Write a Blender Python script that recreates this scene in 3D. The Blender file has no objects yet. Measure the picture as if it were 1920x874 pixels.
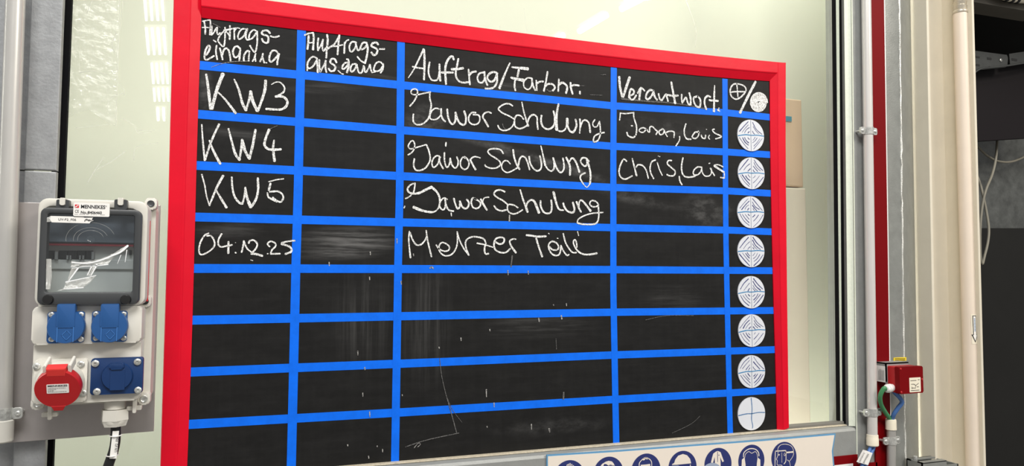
import bpy, bmesh, math, random
from mathutils import Vector, Matrix
random.seed(7)
S = bpy.context.scene
COL = S.collection
ZO = 2.0                       # height of the first blue tape line above the floor
# ------------------------------------------------------------------ camera
YAW, PITCH, ROLL = 0.342013, 0.060720, 0.002605
CP = Vector((0.10703, -1.44967, -0.39393 + ZO))
FPX = 1350.0                   # focal length in pixels of the 1920 px wide frame
cy, sy, cp, sp = math.cos(YAW), math.sin(YAW), math.cos(PITCH), math.sin(PITCH)
FWD = Vector((sy*cp, cy*cp, sp)); R0 = Vector((cy, -sy, 0)); U0 = R0.cross(FWD)
RGT = R0*math.cos(ROLL) + U0*math.sin(ROLL); UPV = -R0*math.sin(ROLL) + U0*math.cos(ROLL)
cam = bpy.data.cameras.new('camera'); cam_o = bpy.data.objects.new('camera', cam); COL.objects.link(cam_o)
cam.sensor_fit = 'HORIZONTAL'; cam.sensor_width = 36; cam.lens = FPX/1920*36; cam.clip_start = 0.02
m = Matrix.Identity(4)
for i in range(3):
    m[i][0] = RGT[i]; m[i][1] = UPV[i]; m[i][2] = -FWD[i]; m[i][3] = CP[i]
cam_o.matrix_world = m
S.camera = cam_o
# ------------------------------------------------------------------ world, lights, exposure
S.view_settings.view_transform = 'Standard'; S.view_settings.look = 'None'
S.view_settings.exposure = 0.0; S.view_settings.gamma = 1.0; S.view_settings.use_curve_mapping = False
wd = bpy.data.worlds.new('hall_light'); S.world = wd; wd.use_nodes = True
wd.node_tree.nodes['Background'].inputs[0].default_value = (1.0, 0.985, 0.965, 1)
wd.node_tree.nodes['Background'].inputs[1].default_value = 0.42
def area(name, loc, to, sx, sz, power, col=(1, .985, .955)):
    l = bpy.data.lights.new(name, 'AREA'); l.shape = 'RECTANGLE'; l.size = sx; l.size_y = sz; l.energy = power; l.color = col
    o = bpy.data.objects.new(name, l); COL.objects.link(o); o.location = loc
    o.rotation_euler = (Vector(to)-Vector(loc)).to_track_quat('-Z', 'Y').to_euler(); return o
area('hall_ceiling_light', (-0.2, -3.0, 5.2), (0.4, 0, 1.5), 2.4, 1.2, 210)
area('hall_side_fill', (3.6, -3.3, 4.4), (1.5, 0, 1.4), 1.6, 1.0, 125, (1, .93, .82))  # added warm fill that lifts the right side, no visible lamp
area('booth_top_fill', (1.6, 0.10, 2.95), (1.6, 0.42, 2.1), 0.5, 0.1, 3.4, (.98, 1, .94))  # unseen fill added to brighten the booth behind the right glass
area('booth_low_fill', (1.1, 0.10, 0.75), (1.1, 0.42, 1.5), 1.5, 0.1, 14, (.98, 1, .95))  # added fill from below the window, evens out the booth wall
area('booth_left_fill', (-1.05, 0.22, 1.65), (0.2, 0.42, 1.65), 0.3, 1.5, 13.5, (.99, 1, .93))  # upright fill out of view, added to lift the left booth wall

# ------------------------------------------------------------------ helpers
def W(u, v, y=0.0):
    """pixel of the photograph -> (x, z) on the upright plane at depth y"""
    d = RGT*((u-960)/FPX) - UPV*((v-437)/FPX) + FWD
    t = (y-CP.y)/d.y; P = CP + d*t
    return P.x, P.z
def P3(u, v, y): x, z = W(u, v, y); return Vector((x, y, z))
def PX(u0, v0, u1, v1, y):
    um, vm = (u0+u1)/2, (v0+v1)/2
    return W(u0, vm, y)[0], W(u1, vm, y)[0], W(um, v1, y)[1], W(um, v0, y)[1]
def lin(c):
    return tuple(((x/255)/12.92 if x/255 <= .04045 else ((x/255+.055)/1.055)**2.4) for x in c)
MATS = {}
def nt(mat): return mat.node_tree.nodes, mat.node_tree.links
def mat(name, c, rough=.5, metal=0.0, var=0.0, scale=20, bump=0.0, bscale=200, stretch=None, spec=None, c2=None):
    if name in MATS: return MATS[name]
    M = bpy.data.materials.new(name); M.use_nodes = True; N, L = nt(M)
    b = N['Principled BSDF']; b.inputs['Roughness'].default_value = rough; b.inputs['Metallic'].default_value = metal
    if spec is not None: b.inputs['Specular IOR Level'].default_value = spec
    lc = lin(c); b.inputs['Base Color'].default_value = (*lc, 1)
    tc = N.new('ShaderNodeTexCoord'); mp = N.new('ShaderNodeMapping'); L.new(tc.outputs['Object'], mp.inputs[0])
    if stretch: mp.inputs['Scale'].default_value = stretch
    if var > 0:
        n = N.new('ShaderNodeTexNoise'); n.inputs['Scale'].default_value = scale; n.inputs['Detail'].default_value = 6; n.inputs['Roughness'].default_value = .65
        L.new(mp.outputs[0], n.inputs['Vector'])
        r = N.new('ShaderNodeValToRGB'); r.color_ramp.elements[0].position = .3; r.color_ramp.elements[1].position = .7
        d = lin(c2) if c2 else tuple(x*(1-var) for x in lc)
        r.color_ramp.elements[0].color = (*d, 1); r.color_ramp.elements[1].color = (*(lc if c2 else tuple(min(1, x*(1+var)) for x in lc)), 1)
        L.new(n.outputs[0], r.inputs[0]); L.new(r.outputs[0], b.inputs['Base Color'])
    if bump > 0:
        n2 = N.new('ShaderNodeTexNoise'); n2.inputs['Scale'].default_value = bscale; n2.inputs['Detail'].default_value = 4
        L.new(mp.outputs[0], n2.inputs['Vector'])
        bp = N.new('ShaderNodeBump'); bp.inputs['Strength'].default_value = bump; bp.inputs['Distance'].default_value = .002
        L.new(n2.outputs[0], bp.inputs['Height']); L.new(bp.outputs[0], b.inputs['Normal'])
    MATS[name] = M; return M
def emis(name, c, s):
    M = bpy.data.materials.new(name); M.use_nodes = True; N, L = nt(M); b = N['Principled BSDF']
    b.inputs['Base Color'].default_value = (*c, 1); b.inputs['Emission Color'].default_value = (*c, 1); b.inputs['Emission Strength'].default_value = s
    MATS[name] = M; return M
def glass(name, tint, gfac=1.0, rough=.02, bump=0.0, veil=0.0, bscale=14):
    M = bpy.data.materials.new(name); M.use_nodes = True; N, L = nt(M); N.remove(N['Principled BSDF'])
    t = N.new('ShaderNodeBsdfTransparent'); t.inputs[0].default_value = (*tint, 1)
    g = N.new('ShaderNodeBsdfGlossy'); g.inputs['Roughness'].default_value = rough
    f = N.new('ShaderNodeFresnel'); ge = N.new('ShaderNodeNewGeometry'); mr = N.new('ShaderNodeMapRange')   # same mirror share on both faces of a thin pane
    mr.inputs[3].default_value = 1.5; mr.inputs[4].default_value = 1/1.5
    L.new(ge.outputs['Backfacing'], mr.inputs[0]); L.new(mr.outputs[0], f.inputs[0])
    mu = N.new('ShaderNodeMath'); mu.operation = 'MULTIPLY'; mu.use_clamp = True; mu.inputs[1].default_value = gfac
    L.new(f.outputs[0], mu.inputs[0])
    mx = N.new('ShaderNodeMixShader'); L.new(mu.outputs[0], mx.inputs[0])
    if veil > 0:
        d = N.new('ShaderNodeBsdfDiffuse'); d.inputs[0].default_value = (.9, .9, .86, 1)
        m2 = N.new('ShaderNodeMixShader'); m2.inputs[0].default_value = veil
        L.new(t.outputs[0], m2.inputs[1]); L.new(d.outputs[0], m2.inputs[2]); L.new(m2.outputs[0], mx.inputs[1])
    else: L.new(t.outputs[0], mx.inputs[1])
    L.new(g.outputs[0], mx.inputs[2]); L.new(mx.outputs[0], N['Material Output'].inputs[0])
    if bump > 0:
        tc = N.new('ShaderNodeTexCoord'); n = N.new('ShaderNodeTexNoise'); n.inputs['Scale'].default_value = bscale; n.inputs['Detail'].default_value = 5
        L.new(tc.outputs['Object'], n.inputs['Vector']); bp = N.new('ShaderNodeBump'); bp.inputs['Strength'].default_value = bump; bp.inputs['Distance'].default_value = .01
        L.new(n.outputs[0], bp.inputs['Height']); L.new(bp.outputs[0], g.inputs['Normal'])
    MATS[name] = M; return M

class MB:
    def __init__(s): s.bm = bmesh.new()
    def poly(s, pts):
        vs = [s.bm.verts.new(p) for p in pts]; s.bm.faces.new(vs); return s
    def prism(s, poly, y0, y1, bev=0.0, seg=2):
        """polygon of (x, z) pulled from the front plane y0 to the back plane y1"""
        f = [s.bm.verts.new((x, y0, z)) for x, z in poly]; b = [s.bm.verts.new((x, y1, z)) for x, z in poly]
        n = len(poly); s.bm.faces.new(f); s.bm.faces.new(b[::-1])
        for i in range(n): s.bm.faces.new((f[i], b[i], b[(i+1) % n], f[(i+1) % n]))
        if bev > 0:
            es = [s.bm.edges.get((f[i], f[(i+1) % n])) for i in range(n)]
            bmesh.ops.bevel(s.bm, geom=es, offset=bev, segments=seg, affect='EDGES', profile=.5)
        return s
    def box(s, x0, x1, y0, y1, z0, z1, bev=0.0):
        return s.prism([(x0, z0), (x1, z0), (x1, z1), (x0, z1)], y0, y1, bev)
    def ring(s, outer, inner, y0, y1, bev=0.0):
        n = len(outer); of = [s.bm.verts.new((x, y0, z)) for x, z in outer]; ob = [s.bm.verts.new((x, y1, z)) for x, z in outer]
        jf = [s.bm.verts.new((x, y0, z)) for x, z in inner]; jb = [s.bm.verts.new((x, y1, z)) for x, z in inner]
        for i in range(n):
            k = (i+1) % n
            s.bm.faces.new((of[i], of[k], jf[k], jf[i])); s.bm.faces.new((ob[i], jb[i], jb[k], ob[k]))
            s.bm.faces.new((of[i], ob[i], ob[k], of[k])); s.bm.faces.new((jf[i], jf[k], jb[k], jb[i]))
        if bev > 0:
            es = [s.bm.edges.get((a[i], a[(i+1) % n])) for a in (of, jf) for i in range(n)]
            bmesh.ops.bevel(s.bm, geom=es, offset=bev, segments=2, affect='EDGES', profile=.5)
        return s
    def lathe(s, base, axis, prof, n=32, caps=True):
        """prof: list of (distance along axis, radius)"""
        a = Vector(axis).normalized(); t = a.orthogonal().normalized(); w = a.cross(t); base = Vector(base); rings = []
        for h, r in prof:
            rings.append([s.bm.verts.new(base + a*h + (t*math.cos(2*math.pi*i/n) + w*math.sin(2*math.pi*i/n))*r) for i in range(n)])
        for q in range(len(rings)-1):
            A, B = rings[q], rings[q+1]
            for i in range(n): s.bm.faces.new((A[i], A[(i+1) % n], B[(i+1) % n], B[i]))
        if caps: s.bm.faces.new(rings[0][::-1]); s.bm.faces.new(rings[-1])
        return s
    def tube(s, pts, r, n=14, smooth=6):
        pts = [Vector(p) for p in pts]
        if smooth and len(pts) > 2: pts = cr(pts, smooth)
        rings = []; t0 = None
        for i, p in enumerate(pts):
            a = (pts[min(i+1, len(pts)-1)]-pts[max(i-1, 0)]).normalized()
            if t0 is None: t0 = a.orthogonal().normalized()
            t0 = (t0 - a*t0.dot(a)).normalized(); w = a.cross(t0)
            rr_ = r[0]+(r[1]-r[0])*i/(len(pts)-1) if isinstance(r, tuple) else r
            rings.append([s.bm.verts.new(p + (t0*math.cos(2*math.pi*k/n)+w*math.sin(2*math.pi*k/n))*rr_) for k in range(n)])
        for q in range(len(rings)-1):
            A, B = rings[q], rings[q+1]
            for i in range(n): s.bm.faces.new((A[i], A[(i+1) % n], B[(i+1) % n], B[i]))
        s.bm.faces.new(rings[0][::-1]); s.bm.faces.new(rings[-1]); return s
    def ribbon(s, pts, w, y, smooth=5):
        """a flat stroke with round ends: pts (x, z), w half widths (start, end)"""
        v = [Vector((p[0], p[1], 0)) for p in pts]
        if len(v) > 2: v = cr(v, smooth)
        elif len(v) == 2: v = [v[0].lerp(v[1], i/6) for i in range(7)]
        n = len(v); Ls, Rs = [], []
        for i, p in enumerate(v):
            a = v[min(i+1, n-1)]-v[max(i-1, 0)]
            a = a.normalized() if a.length > 1e-9 else Vector((1, 0, 0))
            nn = Vector((-a.y, a.x, 0)); k = i/(n-1) if n > 1 else 0
            h = (w[0]+(w[1]-w[0])*k)*(1+random.uniform(-.12, .12))
            Ls.append(p+nn*h); Rs.append(p-nn*h)
        def cap(c, a, h, sgn):
            nn = Vector((-a.y, a.x, 0)); return [c+nn*h*math.cos(t)+a*sgn*h*math.sin(t)*.8 for t in (math.pi*.2, math.pi*.4, math.pi*.6, math.pi*.8)]
        a0 = (v[1]-v[0]).normalized() if n > 1 else Vector((1, 0, 0)); a1 = (v[-1]-v[-2]).normalized() if n > 1 else Vector((1, 0, 0))
        lv = [s.bm.verts.new((p.x, y, p.y)) for p in Ls]; rv = [s.bm.verts.new((p.x, y, p.y)) for p in Rs]
        for i in range(n-1): s.bm.faces.new((lv[i], lv[i+1], rv[i+1], rv[i]))
        c0 = [s.bm.verts.new((p.x, y, p.y)) for p in cap(v[0], a0, w[0], -1)]
        c1 = [s.bm.verts.new((p.x, y, p.y)) for p in cap(v[-1], a1, w[1], 1)]
        s.bm.faces.new([lv[0]]+c0+[rv[0]]); s.bm.faces.new([lv[-1]]+c1+[rv[-1]]); return s
    def build(s, name, material, parent=None, smooth=False, **props):
        me = bpy.data.meshes.new(name)
        bmesh.ops.recalc_face_normals(s.bm, faces=s.bm.faces[:])
        s.bm.to_mesh(me); s.bm.free(); me.materials.append(material)
        if smooth:
            for p in me.polygons: p.use_smooth = True
            try: me.set_sharp_from_angle(angle=math.radians(40))
            except Exception: pass
        return link(name, me, parent, **props)
def link(name, me, parent=None, **props):
    o = bpy.data.objects.new(name, me); COL.objects.link(o)
    if parent: attach(o, parent)
    for k, v in props.items(): o[k] = v
    return o
def wloc(o):
    M = Matrix.Translation(o.location)
    return wloc(o.parent) @ o.matrix_parent_inverse @ M if o.parent else M
def attach(o, parent):
    o.parent = parent; o.matrix_parent_inverse = wloc(parent).inverted()
def thing(name, label, cat, loc=(0, 0, 0), group=None):
    o = bpy.data.objects.new(name, None); COL.objects.link(o); o.location = loc; o.empty_display_size = .02
    o['label'] = label; o['category'] = cat
    if group: o['group'] = group
    return o
def cr(p, k):
    out = []; n = len(p)
    for i in range(n-1):
        a, b, c, d = p[max(i-1, 0)], p[i], p[i+1], p[min(i+2, n-1)]
        for j in range(k):
            t = j/k
            out.append(((b*2)+(c-a)*t+(a*2-b*5+c*4-d)*t*t+(b*3-a-c*3+d)*t**3)*.5)
    out.append(p[-1].copy()); return out
def rr(x0, x1, z0, z1, r, k=5):
    out = []
    for cx, cz, a in ((x1-r, z1-r, 0), (x0+r, z1-r, 90), (x0+r, z0+r, 180), (x1-r, z0+r, 270)):
        for i in range(k+1):
            t = math.radians(a+90*i/k); out.append((cx+r*math.cos(t), cz+r*math.sin(t)))
    return out
def circ(x, z, r, n=40): return [(x+r*math.cos(2*math.pi*i/n), z+r*math.sin(2*math.pi*i/n)) for i in range(n)]
def text(body, name, x0, z0, width, height, y, material, parent, ang=0.0, bold=0.0, M=None):
    cu = bpy.data.curves.new(name, 'FONT'); cu.body = body; cu.size = 1; cu.offset = bold; cu.extrude = 0
    t = bpy.data.objects.new(name, cu); COL.objects.link(t)
    bpy.context.view_layer.update()
    me = bpy.data.meshes.new_from_object(t.evaluated_get(bpy.context.evaluated_depsgraph_get()))
    bpy.data.objects.remove(t); bpy.data.curves.remove(cu)
    xs = [v.co.x for v in me.vertices]; ys = [v.co.y for v in me.vertices]
    ax, bx, ay, by = min(xs), max(xs), min(ys), max(ys); ca, sa = math.cos(ang), math.sin(ang)
    for v in me.vertices:
        a = (v.co.x-ax)/(bx-ax)*width; b = (v.co.y-ay)/(by-ay)*height
        if M is not None: v.co = M @ Vector((a, 0, b))
        else: v.co = Vector((x0+a*ca-b*sa, y, z0+a*sa+b*ca))
    me.materials.clear(); me.materials.append(material)
    me.name = name
    return link(name, me, parent)
def screw(center, axis, r, material, parent, name='screw'):
    b = MB(); a = Vector(axis).normalized(); c = Vector(center)
    b.lathe(c, a, [(0, r), (r*.35, r), (r*.55, r*.8), (r*.6, r*.35), (r*.3, r*.3)], 16)
    return b.build(name, material, parent, smooth=True)

# ------------------------------------------------------------------ materials
M_red = mat('red_tape', (214, 2, 36), .42, spec=.25, var=.06, scale=9, bump=.25, bscale=25)
M_redp = mat('red_paint', (114, 0, 6), .5, spec=.12, var=.05, scale=8)
M_blue = mat('blue_tape', (5, 106, 236), .5, spec=.2, var=.12, scale=30)
M_chalk = None
M_disc = mat('white_magnet', (214, 217, 224), .4, var=.02)
M_pen = mat('blue_pen', (30, 42, 112), .5)
M_pent = mat('teal_pen', (58, 128, 178), .5)
M_penk = mat('grey_pen', (110, 120, 140), .5)
M_galv = mat('galvanised_steel', (144, 146, 142), .40, .4, var=.13, scale=26, bump=.2, bscale=260)
M_galvr = mat('grey_painted_steel', (150, 152, 150), .45, .25, var=.07, scale=30, bump=.2, bscale=350)
M_post = mat('zinc_post', (150, 152, 154), .5, .3, var=.15, scale=42, bump=.25, bscale=200)
M_stain = mat('stainless_plate', (176, 170, 168), .36, .55, var=.1, scale=7, stretch=(1, 1, 1))
M_alu = mat('aluminium_conduit', (222, 219, 215), .28, .35, var=.06, scale=5, stretch=(20, 20, 1))
M_zinc = mat('bright_zinc', (206, 207, 203), .28, .6, var=.35, scale=120)
M_pipe = mat('beige_pipe', (226, 212, 196), .42, var=.03, scale=12)
M_lpipe = mat('grey_pipe_paint', (198, 196, 192), .3, .35, var=.06, scale=6, stretch=(6, 6, 1))
M_beige = mat('beige_column_paint', (216, 208, 190), .5, var=.04, scale=9)
M_seal = mat('black_rubber', (20, 20, 22), .9, spec=.1)
M_reveal = mat('pale_green_metal', (226, 232, 216), .5, 0, var=.05, scale=160, bump=.3, bscale=500)
M_house = mat('light_grey_plastic', (214, 211, 202), .42, var=.02)
M_dark = mat('dark_grey_plastic', (62, 64, 66), .4)
M_bluep = mat('blue_plastic', (34, 82, 140), .4, var=.05, scale=30)
M_blued = mat('dark_blue_plastic', (15, 50, 98), .4, var=.05, scale=30)
M_redl = mat('red_plastic', (176, 20, 26), .38)
M_redb = mat('red_hinge_plastic', (214, 50, 46), .4)
M_black = mat('black_plastic', (22, 22, 23), .45)
M_cable = mat('black_cable', (20, 20, 22), .5)
M_label = mat('white_label', (236, 234, 230), .5)
M_cream = mat('cream_plastic', (232, 224, 204), .45)
M_ink = mat('black_ink', (28, 28, 32), .6)
M_inkr = mat('red_ink', (214, 40, 48), .6)
M_navy = mat('navy_print', (34, 44, 104), .5)
M_paper = mat('cream_paper', (228, 218, 206), .5, var=.02, scale=14)
M_bedge = mat('blue_film_edge', (96, 150, 190), .4)
M_greyc = mat('grey_blue_print', (150, 162, 184), .5)
M_yel = mat('yellow_label', (236, 206, 40), .5)
M_green = mat('green_cable', (62, 132, 84), .45)
M_bcab = mat('blue_cable', (70, 110, 172), .45)
M_gcab = mat('dull_grey_cable', (128, 124, 112), .6)
M_dk = mat('black_sheet', (27, 27, 26), .7, spec=.2, var=.1, scale=5)
M_dkp = mat('dark_purple_panel', (22, 18, 21), .6, spec=.15, var=.06, scale=3)
M_marb = mat('dull_zinc_sheet', (92, 94, 92), .38, .5, var=.35, scale=24)
M_tray = mat('dull_tray_steel', (78, 80, 80), .45, .6, var=.1, scale=30)
M_wallw = mat('booth_white', (222, 224, 209), .6, var=.012, scale=2)
M_floor = mat('concrete', (128, 126, 122), .6, var=.12, scale=6)
M_tan = mat('tan_reflection', (222, 194, 164), .6, var=.03, scale=3)
M_tanl = mat('pale_tan_reflection', (230, 220, 202), .6, var=.03, scale=3)
M_teal = mat('teal_stripe', (70, 140, 160), .5)
M_pane = glass('window_glass', (.985, .99, .975), 1.25, .004)
M_film = glass('frosted_film', (.93, .94, .9), 1.6, .12, bump=.8, veil=.16, bscale=60)
M_crease = glass('film_crease', (.97, .97, .95), 2.2, .1, veil=.3)
M_clear = glass('tinted_door_pane', (.93, .95, .96), 1.3, .03, bump=.10, bscale=18)
M_scrap = glass('crumpled_film', (.9, .9, .9), 3.0, .14, bump=1.0, veil=.42, bscale=70)
M_tube = emis('fluorescent_tube', (1, .98, .94), 9)

def chalk_mat(name, c, lo):
    M = mat(name, c, .9); N, L = nt(M); b = N['Principled BSDF']
    tc = N.new('ShaderNodeTexCoord'); n = N.new('ShaderNodeTexNoise'); n.inputs['Scale'].default_value = 520; n.inputs['Detail'].default_value = 3
    L.new(tc.outputs['Object'], n.inputs['Vector']); r = N.new('ShaderNodeValToRGB')
    r.color_ramp.elements[0].position = .36; r.color_ramp.elements[0].color = (*lin(lo), 1)
    r.color_ramp.elements[1].position = .56; r.color_ramp.elements[1].color = (*lin(c), 1)
    L.new(n.outputs[0], r.inputs[0]); L.new(r.outputs[0], b.inputs['Base Color']); return M
M_chalk = chalk_mat('white_chalk', (240, 240, 238), (146, 146, 145))
M_faint = chalk_mat('faint_chalk', (104, 103, 102), (50, 50, 50))
M_semi = chalk_mat('thin_chalk', (176, 174, 170), (84, 82, 82))

def board_mat():
    M = mat('blackboard_film', (24, 24, 24), .5, spec=.16); N, L = nt(M); b = N['Principled BSDF']
    tc = N.new('ShaderNodeTexCoord')
    def streak(sc, rot, det=5):
        mp = N.new('ShaderNodeMapping'); mp.inputs['Scale'].default_value = sc; mp.inputs['Rotation'].default_value = (0, rot, 0)
        n = N.new('ShaderNodeTexNoise'); n.inputs['Scale'].default_value = 1; n.inputs['Detail'].default_value = det; n.inputs['Roughness'].default_value = .7
        L.new(tc.outputs['Object'], mp.inputs[0]); L.new(mp.outputs[0], n.inputs['Vector'])
        r = N.new('ShaderNodeMapRange'); r.inputs[1].default_value = .44; r.inputs[2].default_value = .70; L.new(n.outputs[0], r.inputs[0]); return r.outputs[0]
    hs = streak((5, 1, 90), .06); vs = streak((70, 1, 2.2), 0); cl = streak((16, 1, 30), .3)
    acc = None
    def add(x):
        nonlocal acc
        if acc is None: acc = x; return
        a = N.new('ShaderNodeMath'); a.operation = 'ADD'; L.new(acc, a.inputs[0]); L.new(x, a.inputs[1]); acc = a.outputs[0]
    def mul(a, k):
        x = N.new('ShaderNodeMath'); x.operation = 'MULTIPLY'; L.new(a, x.inputs[0])
        if isinstance(k, (int, float)): x.inputs[1].default_value = k
        else: L.new(k, x.inputs[1])
        return x.outputs[0]
    add(mul(hs, .0035)); add(mul(vs, .0025)); add(mul(cl, .006))
    # wiped chalk smears: (u, v, half width px, half height px, tilt deg, strength, streak)
    for u, v, a, h, t, k, st in ((655, 452, 120, 38, 2, .16, hs), (640, 475, 110, 16, 3, .10, hs), (800, 222, 60, 34, 24, .12, cl), (1325, 395, 62, 42, 0, .10, cl),
            (960, 168, 240, 16, -5, .07, hs), (1010, 300, 210, 14, -13, .13, cl), (430, 432, 90, 22, 0, .06, hs), (1260, 560, 70, 34, 0, .04, hs),
            (1010, 612, 130, 30, 0, .05, hs), (680, 600, 70, 120, 0, .05, vs), (800, 600, 60, 160, 0, .05, vs), (1250, 240, 110, 20, -3, .05, cl),
            (385, 170, 18, 60, 0, .10, cl), (1200, 375, 90, 16, -8, .07, cl), (620, 165, 120, 14, 8, .05, hs), (650, 130, 130, 8, -5, .09, hs), (1040, 800, 140, 20, 0, .04, cl), (450, 250, 80, 14, -3, .06, hs)):
        x, z = W(u, v); x2, _ = W(u+a, v); _, z2 = W(u, v-h)
        mp = N.new('ShaderNodeMapping'); mp.vector_type = 'TEXTURE'
        mp.inputs['Location'].default_value = (x, 0, z); mp.inputs['Rotation'].default_value = (0, -math.radians(t), 0)
        mp.inputs['Scale'].default_value = (x2-x, 1, z2-z)
        L.new(tc.outputs['Object'], mp.inputs[0]); ln = N.new('ShaderNodeVectorMath'); ln.operation = 'LENGTH'; L.new(mp.outputs[0], ln.inputs[0])
        r = N.new('ShaderNodeMapRange'); r.interpolation_type = 'SMOOTHSTEP'; r.inputs[1].default_value = 1; r.inputs[2].default_value = .1
        L.new(ln.outputs['Value'], r.inputs[0])
        s2 = N.new('ShaderNodeMath'); s2.operation = 'ADD'; s2.inputs[1].default_value = .12; L.new(st, s2.inputs[0])
        add(mul(mul(r.outputs[0], s2.outputs[0]), k))
    bs = lin((25, 25, 25)); mx = N.new('ShaderNodeMix'); mx.data_type = 'RGBA'
    mx.inputs[6].default_value = (*bs, 1); mx.inputs[7].default_value = (.8, .79, .78, 1)
    L.new(acc, mx.inputs[0]); L.new(mx.outputs[2], b.inputs['Base Color']); return M
M_board = board_mat()

# ------------------------------------------------------------------ the setting
MB().poly([(-6, -19, 0), (7, -19, 0), (7, 3, 0), (-6, 3, 0)]).build('floor', M_floor, kind='structure')
GY = 0.012                                        # glass plane
XL, XR = -0.218, 1.506                            # clear width of the window
# paint booth behind the glass
MB().box(-1.3, 1.94, .42, .46, .001, 3.3).build('wall_back', M_wallw, kind='structure')
MB().box(-1.34, -1.3, .06, .46, .001, 3.3).build('wall_left', M_wallw, kind='structure')
MB().box(1.90, 1.94, .21, .42, .001, 3.3).build('wall_right', M_wallw, kind='structure')
MB().box(-1.34, 1.94, .21, .46, 3.3, 3.33).build('ceiling', M_wallw, kind='structure')
# window
SZ = ZO-.7625                                     # sill height at the glass
win = MB().box(XL, XR, GY, GY+.006, SZ-.01, ZO+1.0).build('window_1', M_pane, kind='structure')
def vstrip(ptsL, ptsR, y0, y1, name, material, parent=None, bev=0.0, z0=.9, z1=3.0, **kw):
    """upright strip whose left and right edges run through two pixels each"""
    def line(pp):
        (u0, v0), (u1, v1) = pp; x0, a0 = W(u0, v0, y0); x1, a1 = W(u1, v1, y0); k = (x1-x0)/(a1-a0)
        return x0+k*(z0-a0), x0+k*(z1-a0)
    la, lb = line(ptsL); ra, rb = line(ptsR)
    return MB().prism([(la, z0), (ra, z0), (rb, z1), (lb, z1)], y0, y1, bev).build(name, material, parent, **kw)
vstrip(((110, 0), (74, 860)), ((134, 0), (99, 860)), GY-.012, GY, 'rubber_seal', M_seal, win, label='black seal along the left edge of the glass')
vstrip(((1563, 30), (1571, 780)), ((1568, 30), (1576, 780)), GY-.006, GY, 'rubber_seal', M_seal, win)
vstrip(((1568, 30), (1576, 780)), ((1574, 30), (1580, 780)), GY-.007, GY, 'glazing_bead', M_reveal, win, label='thin pale metal bead between two black seals')
vstrip(((1574, 30), (1580, 780)), ((1582, 30), (1590.5, 780)), GY-.008, GY, 'rubber_seal', M_seal, win)
# pale reveal running from the glass to the front of the frame
def rev(u, v, y): return P3(u, v, y)
b = MB(); q = [((1582, 30), (1590.5, 780), GY-.004), ((1583, 30), (1591.2, 780), -.019), ((1595.5, 30), (1604, 780), -.027), ((1597, 30), (1605.5, 780), -.03)]
cols = []
for (a, c, y) in q:
    x0, a0 = W(a[0], a[1], y); x1, a1 = W(c[0], c[1], y); k = (x1-x0)/(a1-a0)
    cols.append((b.bm.verts.new((x0+k*(SZ-a0), y, SZ)), b.bm.verts.new((x0+k*(3-a0), y, 3.0))))
for i in range(3): b.bm.faces.new((cols[i][0], cols[i+1][0], cols[i+1][1], cols[i][1]))
b.build('window_reveal', M_reveal, win)
# grey frame upright right of the window
JY = -.03
jl = ((1597, 30), (1605.5, 780)); jr = ((1636, 30), (1652, 780))
vstrip(jl, jr, JY, .06, 'trim_1', M_galvr, z0=.001, kind='structure')
vstrip(((1597.5, 30), (1606, 780)), ((1598.5, 30), (1607, 780)), JY-.002, JY, 'frame_lip', M_reveal, bpy.data.objects['trim_1'])
# sill and the steel panel below it
xs1 = W(1605, 800, JY)[0]; zt = ZO-.769
sill = MB()
prof = [(GY, SZ), (-.020, SZ-.001), (-.027, SZ-.004), (-.030, SZ-.010), (-.030, .001), (.05, .001), (.05, SZ-.012), (GY, SZ-.012)]
A = [sill.bm.verts.new((-.6, y, z)) for y, z in prof]; B = [sill.bm.verts.new((xs1, y, z)) for y, z in prof]
for i in range(len(prof)): sill.bm.faces.new((A[i], A[(i+1) % len(prof)], B[(i+1) % len(prof)], B[i]))
sill.bm.faces.new(A); sill.bm.faces.new(B)
sill.build('trim_2', M_galvr, kind='structure')
MB().box(-.01, XR, -.0150, -.0006, SZ-.0005, SZ+.0020, .001).build('sealant_bead', mat('cream_sealant', (196, 186, 164), .6, var=.22, scale=240, bump=.6, bscale=300), bpy.data.objects['trim_2'], label='cream sealant smeared along the top of sill')
# glazing bead under the glass right of the board
x0 = W(1476, 800, 0)[0]
MB().box(x0-.02, XR, -.006, GY, SZ, SZ+.0085, .002).build('glazing_bead', mat('dark_grey_bead', (112, 110, 104), .5), win, label='grey steel bead along the bottom of the glass')
# red upright strip and red cross strip
def tri(pp, y):
    (u0, v0), (u1, v1) = pp; a = W(u0, v0, y); c = W(u1, v1, y); return a, c
vstrip(((1632, 0), (1642, 860)), ((1658, 0), (1668.5, 700)), -.034, .05, 'trim_3', M_redp, z0=.001, kind='structure')
vstrip(((1657.6, 0), (1668.2, 700)), ((1659.2, 0), (1669.6, 700)), -.0345, -.03, 'strip_edge', M_label, bpy.data.objects['trim_3'], z0=.001, label='thin white edge of the red strip')
xa = W(1609, 869, -.034)[0]; xb = W(1645, 869, -.034)[0]; za = W(1625, 869, -.034)[1]
MB().box(xa, xb, -.034, -.03, .9, za).build('trim_4', M_redp, kind='structure')
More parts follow.
